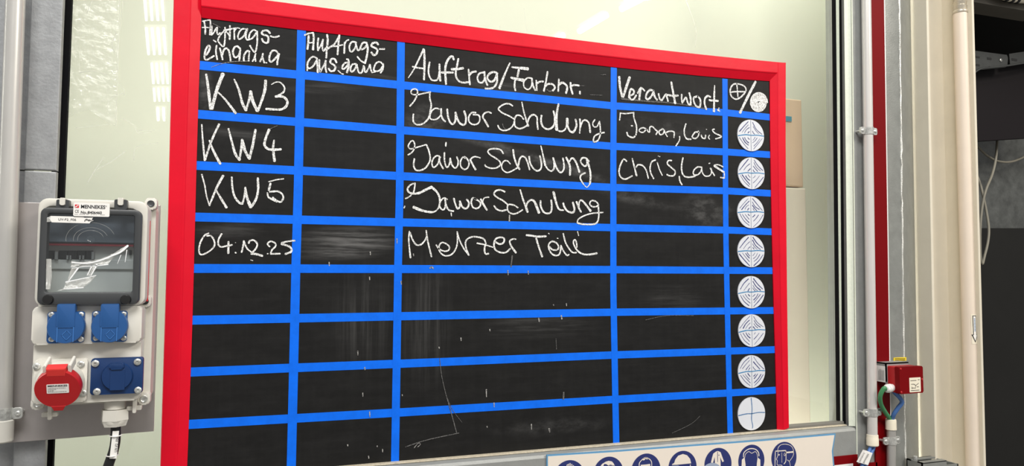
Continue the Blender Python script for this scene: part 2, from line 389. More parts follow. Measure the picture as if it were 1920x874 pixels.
# grey galvanised post right of the red strip (front face, then a face turned back)
b = MB(); q = [((1659, 0), (1669.4, 700), -.031), ((1682, 0), (1692, 780), -.031), ((1684.5, 0), (1694.5, 780), -.0295), ((1687, 0), (1696, 780), -.025), ((1707, 0), (1723, 860), .045)]
cols = []
for (a, c, y) in q:
    x0, a0 = W(a[0], a[1], y); x1, a1 = W(c[0], c[1], y); k = (x1-x0)/(a1-a0)
    cols.append((b.bm.verts.new((x0+k*(0-a0), y, 0.001)), b.bm.verts.new((x0+k*(3.2-a0), y, 3.2))))
for i in range(len(cols)-1): b.bm.faces.new((cols[i][0], cols[i+1][0], cols[i+1][1], cols[i][1]))
postR = b.build('steel_post', M_galv, None, smooth=True, label='grey galvanised steel post between the red strip and beige column', category='post')
b = MB()                                           # bright zinc run along the post edge
pts = []
for i in range(61):
    v = -10+i*14.5; u = 1686+ (v/860)*11 + random.uniform(-.7, .7)
    pts.append(P3(u, v, -.0285))
b.tube(pts, .0024, 6, 0)
for v_ in b.bm.verts: v_.co += Vector((random.uniform(-1, 1), random.uniform(-1, 1), 0))*.0009
b.build('zinc_bead', mat('zinc_run', (226, 226, 220), .3, .3, var=.3, scale=300, bump=.6, bscale=400), postR, label='rough shiny zinc bead down the post edge')

# ------------------------------------------------------------------ beige H column with pipe
def xat(pp, y, z):
    (u0, v0), (u1, v1) = pp; x0, a0 = W(u0, v0, y); x1, a1 = W(u1, v1, y); return x0+(x1-x0)*(z-a0)/(a1-a0)
colm = thing('steel_column', 'beige painted steel I-beam column at right with open face', 'column', (1.9, .1, 0))
def slab(ppl, yl, dxl, y0, y1, name):
    z0, z1 = .001, 3.3
    a0, a1 = xat(ppl, yl, z0), xat(ppl, yl, z1)
    v = MB(); P = [(a0, z0), (a0+dxl, z0), (a1+dxl, z1), (a1, z1)]
    return v.prism(P, y0, y1, .0015).build(name, M_beige, colm)
slab(((1737, 0), (1754, 870)), 0, .0085, 0, .2, 'flange')
slab(((1822, 0), (1845, 870)), 0, .0085, 0, .2, 'flange')
a0, a1 = xat(((1737, 0), (1754, 870)), 0, 0), xat(((1737, 0), (1754, 870)), 0, 3.3)
d0, d1 = xat(((1822, 0), (1845, 870)), 0, 0), xat(((1822, 0), (1845, 870)), 0, 3.3)
MB().prism([(a0+.01, .001), (d0, .001), (d1, 3.3), (a1+.01, 3.3)], .095, .105).build('web', M_beige, colm)
PY = .03; PR_ = .0185
pc = lambda v: P3(1800.5 + (v-34)/836*24.5, v, PY)
vp = thing('waste_pipe', 'beige upright pipe in the open face of the beige column', 'pipe', (pc(860).x, PY, 1.0))
b = MB(); b.tube([pc(26), pc(450), pc(960)], PR_, 24, 0); b.build('pipe', M_pipe, vp, smooth=True)
b = MB(); T = pc(26); b.lathe(T, (0, 0, 1), [(0, .0195), (.004, .0205), (.008, .0195), (.010, .017), (.022, .0185), (.024, .016), (.034, .018), (.036, .016), (.046, .018), (.06, .017), (.1, .0165), (.2, .0165)], 24)
b.build('hose_fitting', mat('dull_fitting', (196, 188, 172), .25, .5, var=.2, scale=60), vp, smooth=True, label='ribbed metallic hose end on top of pipe')
# arrow sticker wrapped on the pipe
yf = PY-PR_-.001
x0, x1, z0, z1 = PX(1816, 592, 1829, 643, yf)
b = MB(); cxp = pc(617).x
def onpipe(x, z, off=.0006):
    dx = max(-.98, min(.98, (x-pcx(z))/(PR_))); return (pcx(z)+math.sin(dx)*(PR_+off), PY-math.cos(dx)*(PR_+off), z)
def pcx(z): a = pc(34); c = pc(870); return a.x+(c.x-a.x)*(z-a.z)/(c.z-a.z)
def wrap(poly, off, name, material, parent=None):
    b = MB(); b.bm.faces.new([b.bm.verts.new((x, 0, z)) for x, z in poly]); xs = [p[0] for p in poly]; x = min(xs)+.001
    while x < max(xs):
        bmesh.ops.bisect_plane(b.bm, geom=b.bm.verts[:]+b.bm.edges[:]+b.bm.faces[:], plane_co=(x, 0, 0), plane_no=(1, 0, 0)); x += .001
    for v in b.bm.verts: v.co = onpipe(v.co.x, v.co.z, off)
    return b.build(name, material, parent or vp)
ax = pcx((z0+z1)/2)-.0032; hz = z1-z0
stk = wrap([(ax-.009, z0-.004), (ax+.013, z0-.004), (ax+.013, z1+.004), (ax-.009, z1+.004)], .0004, 'sticker', M_cream); stk['label'] = 'pale sticker with a downward arrow'
wrap([(ax-.0052, z1), (ax+.0052, z1), (ax+.0052, z0+.3*hz), (ax+.0095, z0+.3*hz), (ax, z0), (ax-.0095, z0+.3*hz), (ax-.0052, z0+.3*hz)], .0007, 'arrow_outline', M_ink, stk)
wrap([(ax-.0034, z1-.002), (ax+.0034, z1-.002), (ax+.0034, z0+.3*hz-.0018), (ax+.0060, z0+.3*hz-.0018), (ax, z0+.005), (ax-.0060, z0+.3*hz-.0018), (ax-.0034, z0+.3*hz-.0018)], .0010, 'arrow_fill', M_label, stk)
for i in range(9):
    zz = z0+.42*hz+i*.055*hz; wrap([(ax-.0014, zz), (ax+.0014, zz), (ax+.0014, zz+.034*hz), (ax-.0014, zz+.034*hz)], .0013, 'arrow_lettering', mat('blue_ink', (60, 110, 160), .5), stk)
# bracket at the foot of the column
br = thing('channel_bracket', 'cut steel channel bracket clamped to beige column at lower edge', 'bracket', tuple(P3(1752, 880, -.02)))
FB, KB = -.082, -.036
x0, z0 = W(1729, 868, FB); x1, z1 = W(1775, 871, FB)
b = MB(); b.box(x0, x1, FB, KB, z0-.05, z0-.046); b.box(x0, x0+.003, FB, KB, z0-.05, z0); b.box(x0, x1, KB-.003, KB, z0-.05, z0); b.box(x0, x1, FB, FB+.003, z0-.05, z0-.001)
b.box(x0, x1, FB, FB+.014, z0-.003, z0); b.box(x0, x1, KB-.014, KB, z0-.003, z0); b.box(x1-.004, 1.822, -.06, -.057, z0-.05, z0-.02); b.box(1.818, 1.822, -.06, -.0006, z0-.05, z0-.02); b.build('channel', M_galv, br)
b = MB(); b.lathe((x0+.012, FB+.03, z0-.012), (0, 0, 1), [(0, .005), (.02, .005), (.021, .004)], 12); b.build('bolt', M_zinc, br, smooth=True)

# ------------------------------------------------------------------ dark bay at the far right
MB().box(2.04, 5.2, 1.05, 1.1, .001, 3.2).build('wall_bay', M_dk, kind='structure')  # shade of the recess put into the near-black colour of the bay walls
MB().box(2.0, 5.2, .06, 1.1, 2.62, 2.66).build('ceiling_bay', M_dk, kind='structure')
MB().box(2.0, 2.04, .21, 1.1, .001, 2.62).build('wall_bay_side', M_dk, kind='structure')
BY = .45
def quad(pts, y0, y1, name, material, parent=None, bev=0, **kw):
    return MB().prism([W(u, v, y0) for u, v in pts], y0, y1, bev).build(name, material, parent, **kw)
quad(((1790, 124), (1960, 116), (1960, 257), (1790, 268)), BY-.03, BY-.015, 'hanging_panel', M_dkp, None, .002, label='dark purple hanging panel under the cable trays at far right', category='panel')
quad(((1780, 250), (1990, 250), (1990, 430), (1780, 430)), BY+.12, BY+.14, 'zinc_sheet', M_marb, None, label='dull grey mottled metal sheet behind the hanging cables', category='metal sheet')
quad(((1780, 428), (1990, 428), (1990, 1400), (1780, 1400)), BY+.10, BY+.118, 'black_sheet', M_dk, None, label='plain black sheet below the mottled metal sheet', category='panel')
quad(((1800, -20), (1960, -20), (1960, 26), (1822, 3), (1800, -2)), .26, .34, 'cross_beam', mat('grey_beam', (112, 108, 100), .5, .2, var=.06), None, .003, label='grey cross beam above the dark bay at top right', category='beam')
trays = thing('cable_tray', 'perforated dull steel cable trays meeting above the purple panel', 'cable tray', tuple(P3(1880, 118, BY-.06)))
def tray(q, slots, name):
    t = quad(q, BY-.07, BY-.066, name, M_tray, trays)
    for u, v, a, h in slots: MB().prism(rr(*PX(u-a, v-h, u+a, v+h, BY-.0705), .0015, 3), BY-.0708, BY-.0700).build('slot', M_black, t)
tray(((1800, 91), (1828, 95), (1888, 103), (1890, 108), (1889, 122), (1886, 126), (1826, 132), (1800, 135)), ((1833, 107, 4, 1.8), (1833, 122, 4, 1.8), (1855, 110, 4, 2), (1857, 126, 3, 1.5)), 'side_rail')
tray(((1892, 101), (1925, 96), (1960, 90), (1960, 112), (1894, 121)), ((1902, 112, 5, 2.2), (1935, 106, 5, 2.2)), 'side_rail')
screw(P3(1876, 113, BY-.07), (0, -1, 0), .006, M_zinc, trays)
def cable(name, pts, r, material, label, cat='cable', group=None):
    b = MB(); b.tube(pts, r, 10, 6)
    o = b.build(name, material, None, smooth=True, label=label, category=cat)
    if group: o['group'] = group
    return o
cable('cable', [P3(u, v, BY-.02+.08) for u, v in ((1815, 250), (1833, 274), (1850, 291), (1870, 302), (1892, 304), (1910, 299), (1925, 291), (1960, 268))], .0042, M_gcab, 'grey cable sagging across the mottled metal sheet')
cable('cable', [P3(u, v, y) for u, v, y in ((1871, 235, BY+.04), (1868, 290, BY+.03), (1861, 325, BY+.02), (1849, 355, BY), (1842, 385, BY), (1838, 425, BY), (1838, 470, BY), (1840, 491, BY+.002), (1842.5, 494, BY+.006), (1846, 480, BY+.01), (1852, 455, BY+.02), (1854, 430, BY+.03), (1850, 400, BY+.04), (1843, 366, BY+.05), (1836, 340, BY+.06), (1822, 308, BY+.07))], .0045, M_gcab, 'grey cable hanging in a long loop under the purple panel')
cable('cable', [P3(u, v, BY-.085) for u, v in ((1815, 148), (1830, 134), (1842, 128), (1860, 126.5), (1890, 123), (1925, 117), (1960, 110))], .0035, M_tray, 'thin grey cable along the lower edge of cable trays')
hs = thing('banded_hose', 'white hose with black bands on grey beam at top right', 'hose', tuple(P3(1900, 0, .2)))
b = MB(); b.tube([P3(1868, -12, .235), P3(1890, -3, .235), P3(1915, 0, .235), P3(1960, 2, .235)], .011, 16, 4); b.build('hose', M_cream, hs, smooth=True)
for u, v in ((1886, -4), (1896, -1.5), (1906, -.5)):
    b = MB(); b.lathe(P3(u-2, v-.5, .235), (1, 0, -.1), [(0, .0125), (.002, .0135), (.009, .0135), (.011, .0125)], 20); b.build('band', M_black, hs, smooth=True)

# ------------------------------------------------------------------ conduit, clamps, cables at right
def clamp(c, r, y, wall_y, name, label):
    """pipe saddle: a band round the pipe with a lug and a screw at each side"""
    t = thing(name, label, 'clamp', (c.x, wall_y, c.z)); h = .0092; b = MB(); n = 14; th = .0015
    for s in range(n):
        a0, a1 = math.pi*s/n, math.pi*(s+1)/n
        P = lambda a, rr_: (c.x+math.cos(a)*rr_, y-math.sin(a)*rr_)
        for ra in ((r+th, r+th), ):
            p = [P(a0, r+th), P(a1, r+th)]
            b.poly([(p[0][0], p[0][1], c.z-h), (p[1][0], p[1][1], c.z-h), (p[1][0], p[1][1], c.z+h), (p[0][0], p[0][1], c.z+h)])
            for zz in (c.z-h, c.z+h):
                i0, i1 = P(a0, r), P(a1, r)
                b.poly([(p[0][0], p[0][1], zz), (p[1][0], p[1][1], zz), (i1[0], i1[1], zz), (i0[0], i0[1], zz)])
    b.build('band', M_zinc, t, smooth=True)
    for sx in (-1, 1):
        xa_ = c.x+sx*r; xb_ = c.x+sx*(r+.0155); xa_, xb_ = min(xa_, xb_), max(xa_, xb_)
        b = MB(); b.prism(rr(xa_, xb_, c.z-h, c.z+h, h*.5, 4), y-.0035, y+.001, .0008); lug = b.build('lug', M_zinc, t)
        screw((c.x+sx*(r+.009), y-.0035, c.z), (0, -1, 0), .0042, M_zinc, lug)
        b = MB(); b.lathe((c.x+sx*(r+.010), y, c.z), (0, 1, 0), [(0, .003), (wall_y-y, .003)], 10); b.build('spacer', M_zinc, lug)
    return t
CY = -.047; CR = .0118
cc = lambda v: P3(1624.5+(v-30)/770*11, v, CY)
cd = thing('conduit', 'bright aluminium conduit running down beside the red strip', 'conduit', (cc(830).x, CY, cc(830).z))
b = MB(); b.tube([cc(-60), cc(400), cc(818)], CR, 20, 0); b.build('tube', M_alu, cd, smooth=True)
b = MB(); e = cc(836); b.lathe(e, cc(400)-e, [(0, .0125), (.002, .0142), (.018, .0142), (.0195, .0136), (.027, .0134), (.0275, .012)], 24); b.build('end_sleeve', M_cream, cd, smooth=True, label='cream plastic end sleeve')
clamp(cc(246), CR, CY, JY, 'pipe_clamp', 'zinc pipe clamp high on the aluminium conduit')
clamp(cc(773), CR, CY, JY, 'pipe_clamp', 'zinc pipe clamp on aluminium conduit just above its cream sleeve')
tg = thing('tagged_cable', 'blue cables with white tag leaving the conduit sleeve', 'cable', tuple(P3(1636, 836, CY)))
for du, cname in ((-3, 'cable_strand'), (3, 'cable_strand')):
    b = MB(); b.tube([P3(1637+du*.4, 828, CY), P3(1635+du, 840, CY), P3(1628+du, 855, CY-.004), P3(1620+du, 872, CY-.006), P3(1612+du, 892, CY-.008)], .0042, 12); b.build(cname, M_bcab, tg, smooth=True)
b = MB(); pl = [(1624, 845), (1636.5, 850), (1628, 873), (1612, 868)]
b.prism([W(u, v, CY-.014) for u, v in pl], CY-.014, CY-.004, .001); tagp = b.build('tag', M_label, tg, label='white plastic tag with two columns of print')
bb = MB()
for k in range(2):
    for i in range(10):
        f = .12+i*.08; u = 1622+k*7.5-(f*11.5); v = 847+k*2.5+f*22
        bb.ribbon([W(u-1.7, v-.6, CY-.0145), W(u+1.7-random.random()*1.2, v+.6, CY-.0145)], (.0004, .0004), CY-.0145)
bb.build('tag_print', M_ink, tagp)
# red isolator box with bracket, glands, cables
JF = -.100
jb = thing('junction_box', 'small red junction box on bracket with green and blue cables', 'junction box', tuple(P3(1700, 712, -.03)))
fl = [W(1686, 688, JF), W(1730, 687, JF), W(1732, 736, JF), W(1688, 740, JF)]
x0 = (fl[0][0]+fl[3][0])/2; x1 = (fl[1][0]+fl[2][0])/2; z1 = (fl[0][1]+fl[1][1])/2; z0 = (fl[2][1]+fl[3][1])/2
BB = -.064
MB().prism(rr(x0, x1, z0, z1, .003), JF, BB-.022, .002).build('cover', M_redp, jb)
MB().prism(rr(x0+.001, x1-.001, z0+.001, z1-.001, .003), BB-.022, BB).build('back_shell', M_redl, jb)
b = MB(); b.box(x0-.004, x1-.006, BB, BB+.003, z0-.002, z1+.006); b.box(x0-.004, x1-.006, BB, -.031, z1+.003, z1+.006); b.box(x0-.004, x0-.001, BB, -.031, z0+.025, z1+.006)
b.build('bracket', M_galvr, jb)
xs = x0+.0003
b = MB(); b.poly([(x0-.0045, BB+.002, z1-.042), (x0-.0045, BB+.028, z1-.042), (x0-.0045, BB+.028, z1-.002), (x0-.0045, BB+.002, z1-.002)]); b.build('side_label', M_label, jb, label='white label on the left side of bracket')
bb = MB()
for i in range(6): bb.poly([(x0-.005, BB+.006+i*.003, z1-.038), (x0-.005, BB+.007+i*.003, z1-.038), (x0-.005, BB+.007+i*.003, z1-.01-random.random()*.01), (x0-.005, BB+.006+i*.003, z1-.01)])
bb.build('label_print', M_ink, jb)
lx0, lx1, lz0, lz1 = PX(1705, 708, 1726, 737, JF)
lz0 = max(lz0, z0+.003)
flb = MB().prism(rr(lx0, lx1, lz0, lz1, .001, 2), JF-.0006, JF).build('front_label', M_cream, jb, label='cream diagram label on the red cover')
bb = MB(); lw = lx1-lx0; lh = lz1-lz0
for s in (((.1, .8), (.6, .8)), ((.75, .84), (.9, .84)), ((.15, .55), (.4, .55)), ((.4, .55), (.55, .45)), ((.55, .45), (.8, .6)), ((.55, .45), (.5, .25)), ((.2, .3), (.45, .28)), ((.1, .12), (.85, .12)), ((.65, .35), (.8, .35)), ((.2, .22), (.2, .38))):
    bb.ribbon([(lx0+a*lw, lz0+c*lh) for a, c in s], (.0006, .0006), JF-.001)
bb.build('label_diagram', M_ink, flb)
for a, c in ((.05, .93), (.05, .07), (.95, .5)): screw((x0+a*(x1-x0), JF, z0+c*(z1-z0)), (0, -1, 0), .0028, M_redl, jb)
gb = None; gz = W(1677, 725, BB)[1]
b = MB(); b.lathe((x0+.001, BB-.012, gz), (-1, -.12, -.05), [(0, .009), (.006, .009), (.0065, .0105), (.017, .0105), (.0175, .009), (.022, .0085), (.024, .006)], 16); b.build('cable_gland', M_label, jb, smooth=True, label='white cable gland')
gp = Vector((x0-.022, BB-.0145, gz-.001))
b = MB(); b.tube([gp+Vector((.008, 0, 0)), gp, P3(1657, 729, -.078), P3(1650.5, 742, -.072), P3(1651.5, 757, -.064), P3(1659, 772, -.057), P3(1666, 782, -.052), P3(1669, 787.5, -.050)], .0052, 12); b.build('green_cable', M_green, jb, smooth=True)
b = MB(); b.tube([Vector((x0+.008, BB-.008, z0+.004)), P3(1691, 752, -.075), P3(1684, 765, -.068), P3(1676, 777, -.060), P3(1672.5, 787.5, -.050)], .0052, 12); b.build('blue_cable', M_bcab, jb, smooth=True)
sb = MB(); sb.lathe(P3(1662, 701, -.036), (0, -1, 0), [(0, .006), (.004, .006), (.006, .003)], 12); sb.build('screw', M_zinc, jb, smooth=True)
quad(((1659, 682), (1675, 682), (1675, 712), (1659, 712)), -.0365, -.0325, 'wall_tab', M_galvr, jb)
yl = quad(((1676, 671), (1699.5, 670), (1699.5, 676.5), (1676, 677.5)), -.0325, -.0312, 'yellow_label', M_yel, None, label='small yellow label on grey post above the red box', category='label')
bb = MB()
for v in (672.8, 675.3):
    for i in range(9): bb.ribbon([W(1678+i*2.2, v, -.0328), W(1679.4+i*2.2, v, -.0328)], (.0008, .0008), -.0328)
bb.build('label_print', M_ink, yl)
c2 = lambda v: P3(1670.7+(v-800)*.008, v, -.0485)
c2t = thing('conduit', 'short grey conduit with cream collar below the red box', 'conduit', (c2(870).x, -.0485, c2(960).z))
b = MB(); b.tube([c2(800), c2(960)], .0105, 20, 0); b.build('tube', mat('grey_conduit', (190, 188, 184), .35, .6, var=.05, scale=8), c2t, smooth=True)
b = MB(); b.lathe(c2(806), (0, 0, 1), [(0, .0115), (.001, .0128), (.022, .0126), (.026, .0122), (.0265, .0105)], 24); b.build('collar', M_cream, c2t, smooth=True, label='cream plastic collar')
clamp(c2(826), .0105, -.0485, -.034, 'pipe_clamp', 'zinc pipe clamp on the short conduit below the red box')

# ------------------------------------------------------------------ left post, pipe, plate
postL = thing('steel_post', 'grey zinc steel post left of the window with level seam', 'post', (-.3, -.02, 0))
zs = W(80, 320, -.03)[1]
xr0 = xat(((118.5, 0), (84.5, 860)), -.03, .001); xr1 = xat(((118.5, 0), (84.5, 860)), -.03, 3.3)
xm0 = xat(((58, 0), (24, 860)), -.03, .001); xm1 = xat(((58, 0), (24, 860)), -.03, 3.3)
def px_(z, a, c): return a+(c-a)*z/3.3
def pseg(z0, z1, name, lab=None):
    b = MB(); b.prism([(px_(z0, xm0, xm1), z0), (px_(z0, xr0, xr1), z0), (px_(z1, xr0, xr1), z1), (px_(z1, xm0, xm1), z1)], -.03, -.017, .002)
    b.prism([(-.5, z0), (px_(z0, xm0, xm1)-.001, z0), (px_(z1, xm0, xm1)-.001, z1), (-.5, z1)], -.022, .03)
    return b.build(name, M_post, postL)
pseg(.001, zs-.0012, 'lower_section'); pseg(zs+.0012, 3.3, 'upper_section')
LPY = -.066; LR = .0142
lc = lambda v: P3(29-(v/700)*25.5+ (max(0, v-360)/500)*3, v, LPY)
lp = thing('conduit', 'thick grey conduit at the left edge beside the socket box', 'conduit', (lc(800).x, LPY, lc(828).z))
b = MB(); b.tube([lc(-60), lc(180), lc(360), lc(600), lc(795)], LR, 28, 0); b.build('tube', M_lpipe, lp, smooth=True)
b = MB(); e = lc(829); b.lathe((lc(810).x, LPY, e.z), (0, 0, 1), [(0, .0155), (.002, .0172), (.034, .0172), (.036, .0146)], 28); b.build('end_sleeve', M_house, lp, smooth=True, label='wider plastic sleeve at bottom end')
PYF = -.047
clamp(lc(776), LR, LPY, PYF, 'pipe_clamp', 'zinc pipe clamp on the thick conduit at left edge')
pl = MB(); pl.prism([W(20, 379, PYF), W(301, 385, PYF), W(288, 809, PYF), W(14, 831, PYF)], PYF, PYF+.003, .0006)
pl.build('mounting_plate', M_stain, None, label='flat stainless mounting plate behind the grey socket box', category='plate')
b = MB(); b.box(-.29, -.24, PYF+.003, -.03, zs-.28, zs-.22); b.build('standoff', M_stain, bpy.data.objects['mounting_plate'])

# ------------------------------------------------------------------ socket box
bx = thing('socket_box', 'light grey power socket box with clear door and three blue sockets', 'socket box', tuple(P3(165, 760, PYF)))
B0, B1, B2 = -.088, -.136, -.150
x0, x1, z0, z1 = PX(72, 379, 287, 757, B0)
MB().prism(rr(x0, x1, z0, z1, .012), B0, PYF, .003).build('base', M_house, bx)
# four screw lugs on the base
for u, v in ((283, 382), (272, 565), (270, 748), (70, 757)):
    c = P3(u, v, B0-.012); b = MB(); b.prism(rr(c.x-.0092, c.x+.0092, c.z-.010, c.z+.010, .006), B0-.012, B0+.004, .002); lg = b.build('screw_lug', M_house, bx, smooth=True)
    b = MB(); b.lathe(c, (0, -1, 0), [(-.002, .0058), (.0012, .0058), (.0016, .005), (.0004, .0034), (.0004, .001)], 20); b.build('screw', M_dark if v < 600 else M_zinc, lg, smooth=True)
# side sliver of red seal between lid and base
x0, x1, z0, z1 = PX(64, 374, 272, 757, B1)
hx0, hx1, hz0, hz1 = x0, x1, z0, z1
zm = W(165, 574, B1)[1]; zst = W(165, 645, B1)[1]
# upper housing: surround of the door
dx0, dx1, dz0, dz1 = PX(72, 384, 262, 570, B1)
b = MB(); b.ring(rr(hx0, hx1, zm, hz1, .014), rr(dx0+.004, dx1-.004, dz0+.004, dz1-.004, .012), B1, B0, .0025); b.build('upper_housing', M_house, bx, smooth=True)
b = MB(); b.prism([(hx1-.004, zm+.006), (hx1+.0006, zm+.006), (hx1+.0006, hz1-.03), (hx1-.004, hz1-.03)], -.108, -.105); b.build('seal_line', M_inkr, bx)
# lower housing with step
b = MB(); lx0, lx1 = W(60, 600, B1)[0], W(266, 600, B1)[0]; zb = hz0
b.prism(rr(lx0, lx1, zst, zm, .008), B1, B0, .003); b.prism(rr(lx0+.001, lx1-.001, zb, zst+.006, .008), B1+.011, B0, .003)
b.build('lower_housing', M_house, bx, smooth=True)
# inside of the window compartment
ix0, ix1, iz0, iz1 = PX(84, 398, 252, 552, B1)
IY = -.098
b = MB(); b.box(ix0-.006, ix1+.006, IY, IY+.004, iz0-.006, iz1+.006); b.build('inner_panel', mat('inner_grey', (186, 188, 184), .5, var=.03), bx)
ux0, ux1, uz0, uz1 = PX(86, 398, 252, 455, IY-.014)
MB().box(ux0, ux1, IY-.014, IY, uz0, uz1, .001).build('upper_cover', mat('inner_blue_grey', (112, 122, 134), .5), bx, label='blue-grey cover behind upper half of door')
q = PX(84, 457, 250, 461, IY-.013); MB().box(q[0], q[1], IY-.0135, IY, q[2], q[3]).build('red_strip', mat('dull_red', (150, 44, 56), .5), bx)
q = PX(84, 454.5, 250, 457, IY-.0145); MB().box(q[0], q[1], IY-.0145, IY, q[2], q[3]).build('dark_line', M_black, bx)  # plain black line above the red strip
def bk(u0, v0, u1, v1, d, name, m_):
    q = PX(u0, v0, u1, v1, IY-d); return MB().box(q[0], q[1], IY-d, IY, q[2], q[3], .0008).build(name, m_, bx)
for u0, u1 in ((88, 101), (110, 126), (126.4, 144), (144.4, 160), (160.4, 173)): bk(u0, 470, u1, 485, .006, 'breaker', M_black)
for u0, u1 in ((102, 108), (124, 128), (130, 133), (148, 151), (154, 157), (171, 176)): bk(u0, 472 if u1 < 110 or u0 > 170 else 479, u1, 487, .010, 'breaker_lever', mat('breaker_grey', (120, 122, 122), .5))
bk(88, 487, 250, 505, .004, 'breaker_rail', mat('rail_grey', (176, 178, 175), .5)); bk(242, 469, 246, 478, .006, 'breaker', M_black)
# door: dark frame, clear pane, hinges, latches
do, di = rr(*PX(72, 391, 263, 572, B2), .010), rr(*PX(87, 402, 250, 548, B2), .003)
b = MB(); b.ring(do, di, B2, B1-.0005, .0025); door = b.build('door', M_dark, bx, smooth=True, label='dark grey door frame with clear pane')
q = PX(86, 401, 251, 549, B2+.004); MB().box(q[0]-.001, q[1]+.001, B2+.003, B2+.006, q[2]-.001, q[3]+.001).build('pane', M_clear, door)
for u in (117, 226):
    q = PX(u-12, 374, u+12, 391, B2); MB().prism(rr(q[0], q[1], q[2]-.002, q[3], .002), B2+.001, B1, .001).build('hinge_base', M_dark, door)
    q = PX(u-5, 371, u+5.5, 385, B2); MB().prism(rr(q[0], q[1], q[2], q[3], .002), B2-.002, B1, .001).build('hinge_tab', M_house, door)
for u, v in ((90, 562), (236, 562)):
    c = P3(u, v, B2); b = MB(); b.lathe(c+Vector((0, .012, 0)), (0, -1, 0), [(0, .0079), (.014, .0079), (.017, .0068), (.0172, .001)], 24); lt = b.build('latch_knob', M_black, door, smooth=True)
# moulded ring in the pane middle and crumpled film left on the pane
c = P3(170, 449, B2+.002); b = MB(); b.lathe(c, (0, -1, 0), [(0, .0065), (.0015, .006), (.002, .0045), (.0008, .003)], 20); b.build('pane_boss', M_clear, door, smooth=True)
for r in (.016, .021, .03):
    b = MB(); pts = [Vector((c.x+math.cos(t)*r*1.15, B2+.0028, c.z+math.sin(t)*r*.9)) for t in [math.radians(a) for a in range(20, 200, 12)]]; b.tube(pts, .00018, 6, 2); b.build('pane_ripple', M_crease, door)
def scrap(pts, parent, y, name='film_scrap'):
    """crumpled piece of film: polygon fanned over a ridge so that it stands off the pane"""
    b = MB(); P = [W(u, v, y) for u, v in pts]; n = len(P)
    vs = [b.bm.verts.new((x, y-random.uniform(.0003, .004), z)) for x, z in P]
    cx = sum(p[0] for p in P)/n; cz = sum(p[1] for p in P)/n
    f = b.bm.faces.new(vs); r = bmesh.ops.triangulate(b.bm, faces=[f])
    bmesh.ops.subdivide_edges(b.bm, edges=b.bm.edges[:], cuts=2, use_grid_fill=True)
    for v in b.bm.verts: v.co.y += random.uniform(-.0012, .0012)
    return b.build(name, M_scrap, parent)
def zp(x, y): return (60+x/6.241, 440+y/6.241)
FY = B2+.002
scrap([zp(*p) for p in ((460, 310), (600, 325), (800, 285), (960, 220), (1100, 130), (1130, 125), (1090, 190), (960, 260), (890, 350), (750, 350), (600, 370), (460, 385))], door, FY)
scrap([zp(*p) for p in ((470, 390), (545, 385), (480, 510), (415, 545))], door, FY)
scrap([zp(*p) for p in ((690, 370), (770, 370), (700, 485), (640, 480))], door, FY)
scrap([zp(*p) for p in ((395, 555), (560, 520), (750, 478), (690, 560), (600, 620), (430, 635), (300, 660), (380, 620))], door, FY)
scrap([zp(*p) for p in ((175, 285), (230, 285), (235, 520), (215, 640), (165, 640), (165, 500))], door, FY)
b = MB()
for s, w in (((( 1120, 130), (1040, 200), (950, 240), (800, 300), (640, 335), (470, 325)), .0016), (((890, 350), (740, 365), (600, 375), (470, 395)), .0007), (((1110, 180), (1090, 320)), .0007), (((395, 555), (560, 520), (750, 478)), .0009), (((540, 390), (430, 540)), .0012), (((700, 370), (650, 470)), .0009), (((760, 350), (690, 480)), .0012), (((600, 620), (430, 635), (370, 630)), .0008), (((1040, 240), (1000, 340)), .0005)):
    b.ribbon([W(*zp(*p), FY-.0045) for p in s], (w, w*.5), FY-.0045)
b.build('film_fold', mat('bright_film', (240, 242, 244), .25), door)
# stickers on the door
q = PX(137.6, 380.6, 205.5, 406, B2-.002); ms = MB().prism(rr(*q, .002), B2-.0022, B2-.0002).build('maker_label', M_label, door, label='white maker label on the door top')
ty = B2-.0026; sx = (q[1]-q[0])/495; szz = (q[3]-q[2])/185
def lb(x, y): return q[0]+(x-565)*sx, q[3]-(y-150)*szz
def ltext(s, xa_, ya, xb_, yb, bold=0.0, m_=None, par=ms):
    a = lb(xa_, yb); c = lb(xb_, ya); return text(s, 'label_text', a[0], a[1], c[0]-a[0], c[1]-a[1], ty, m_ or M_ink, par, bold=bold)
ltext('MENNEKES', 668, 178, 1000, 228, .02); ltext('\u00ae', 1003, 180, 1022, 200)
ltext('No.:8406460', 668, 262, 955, 300, .02); ltext('CE', 588, 250, 640, 288)
bb = MB()
for i in range(26):
    xx = 585+i*16
    if random.random() < .75: bb.poly([(lb(xx, 305)[0], ty, lb(xx, 305)[1]), (lb(xx+11, 305)[0], ty, lb(xx, 305)[1]), (lb(xx+11, 312)[0], ty, lb(xx, 312)[1]), (lb(xx, 312)[0], ty, lb(xx, 312)[1])])
bb.build('fine_print', mat('grey_ink', (150, 150, 150), .6), ms)
bb = MB(); bb.poly([(*lb(585, 222)[:1], ty, lb(585, 222)[1]), (lb(640, 222)[0], ty, lb(640, 222)[1]), (lb(640, 178)[0], ty, lb(640, 178)[1]), (lb(585, 178)[0], ty, lb(585, 178)[1])]); lg = bb.build('logo', M_inkr, ms)
bb = MB(); bb.ribbon([lb(592, 212), lb(612, 205), (lb(612, 195)), lb(634, 188)], (.0005, .0005), ty-.0003, 4); bb.build('logo_mark', M_label, ms)
def z2(x, y): return (60+x/7.283, 360+y/7.283)
b = MB(); b.poly([(lambda p: (p[0], B2-.0006, p[1]))(W(*z2(*t), B2)) for t in ((258, 328), (700, 340), (715, 352), (838, 350), (815, 375), (842, 392), (805, 405), (785, 430), (270, 415), (245, 375))])
sk = b.build('tape_label', M_label, door, label='torn white tape label on the clear pane')
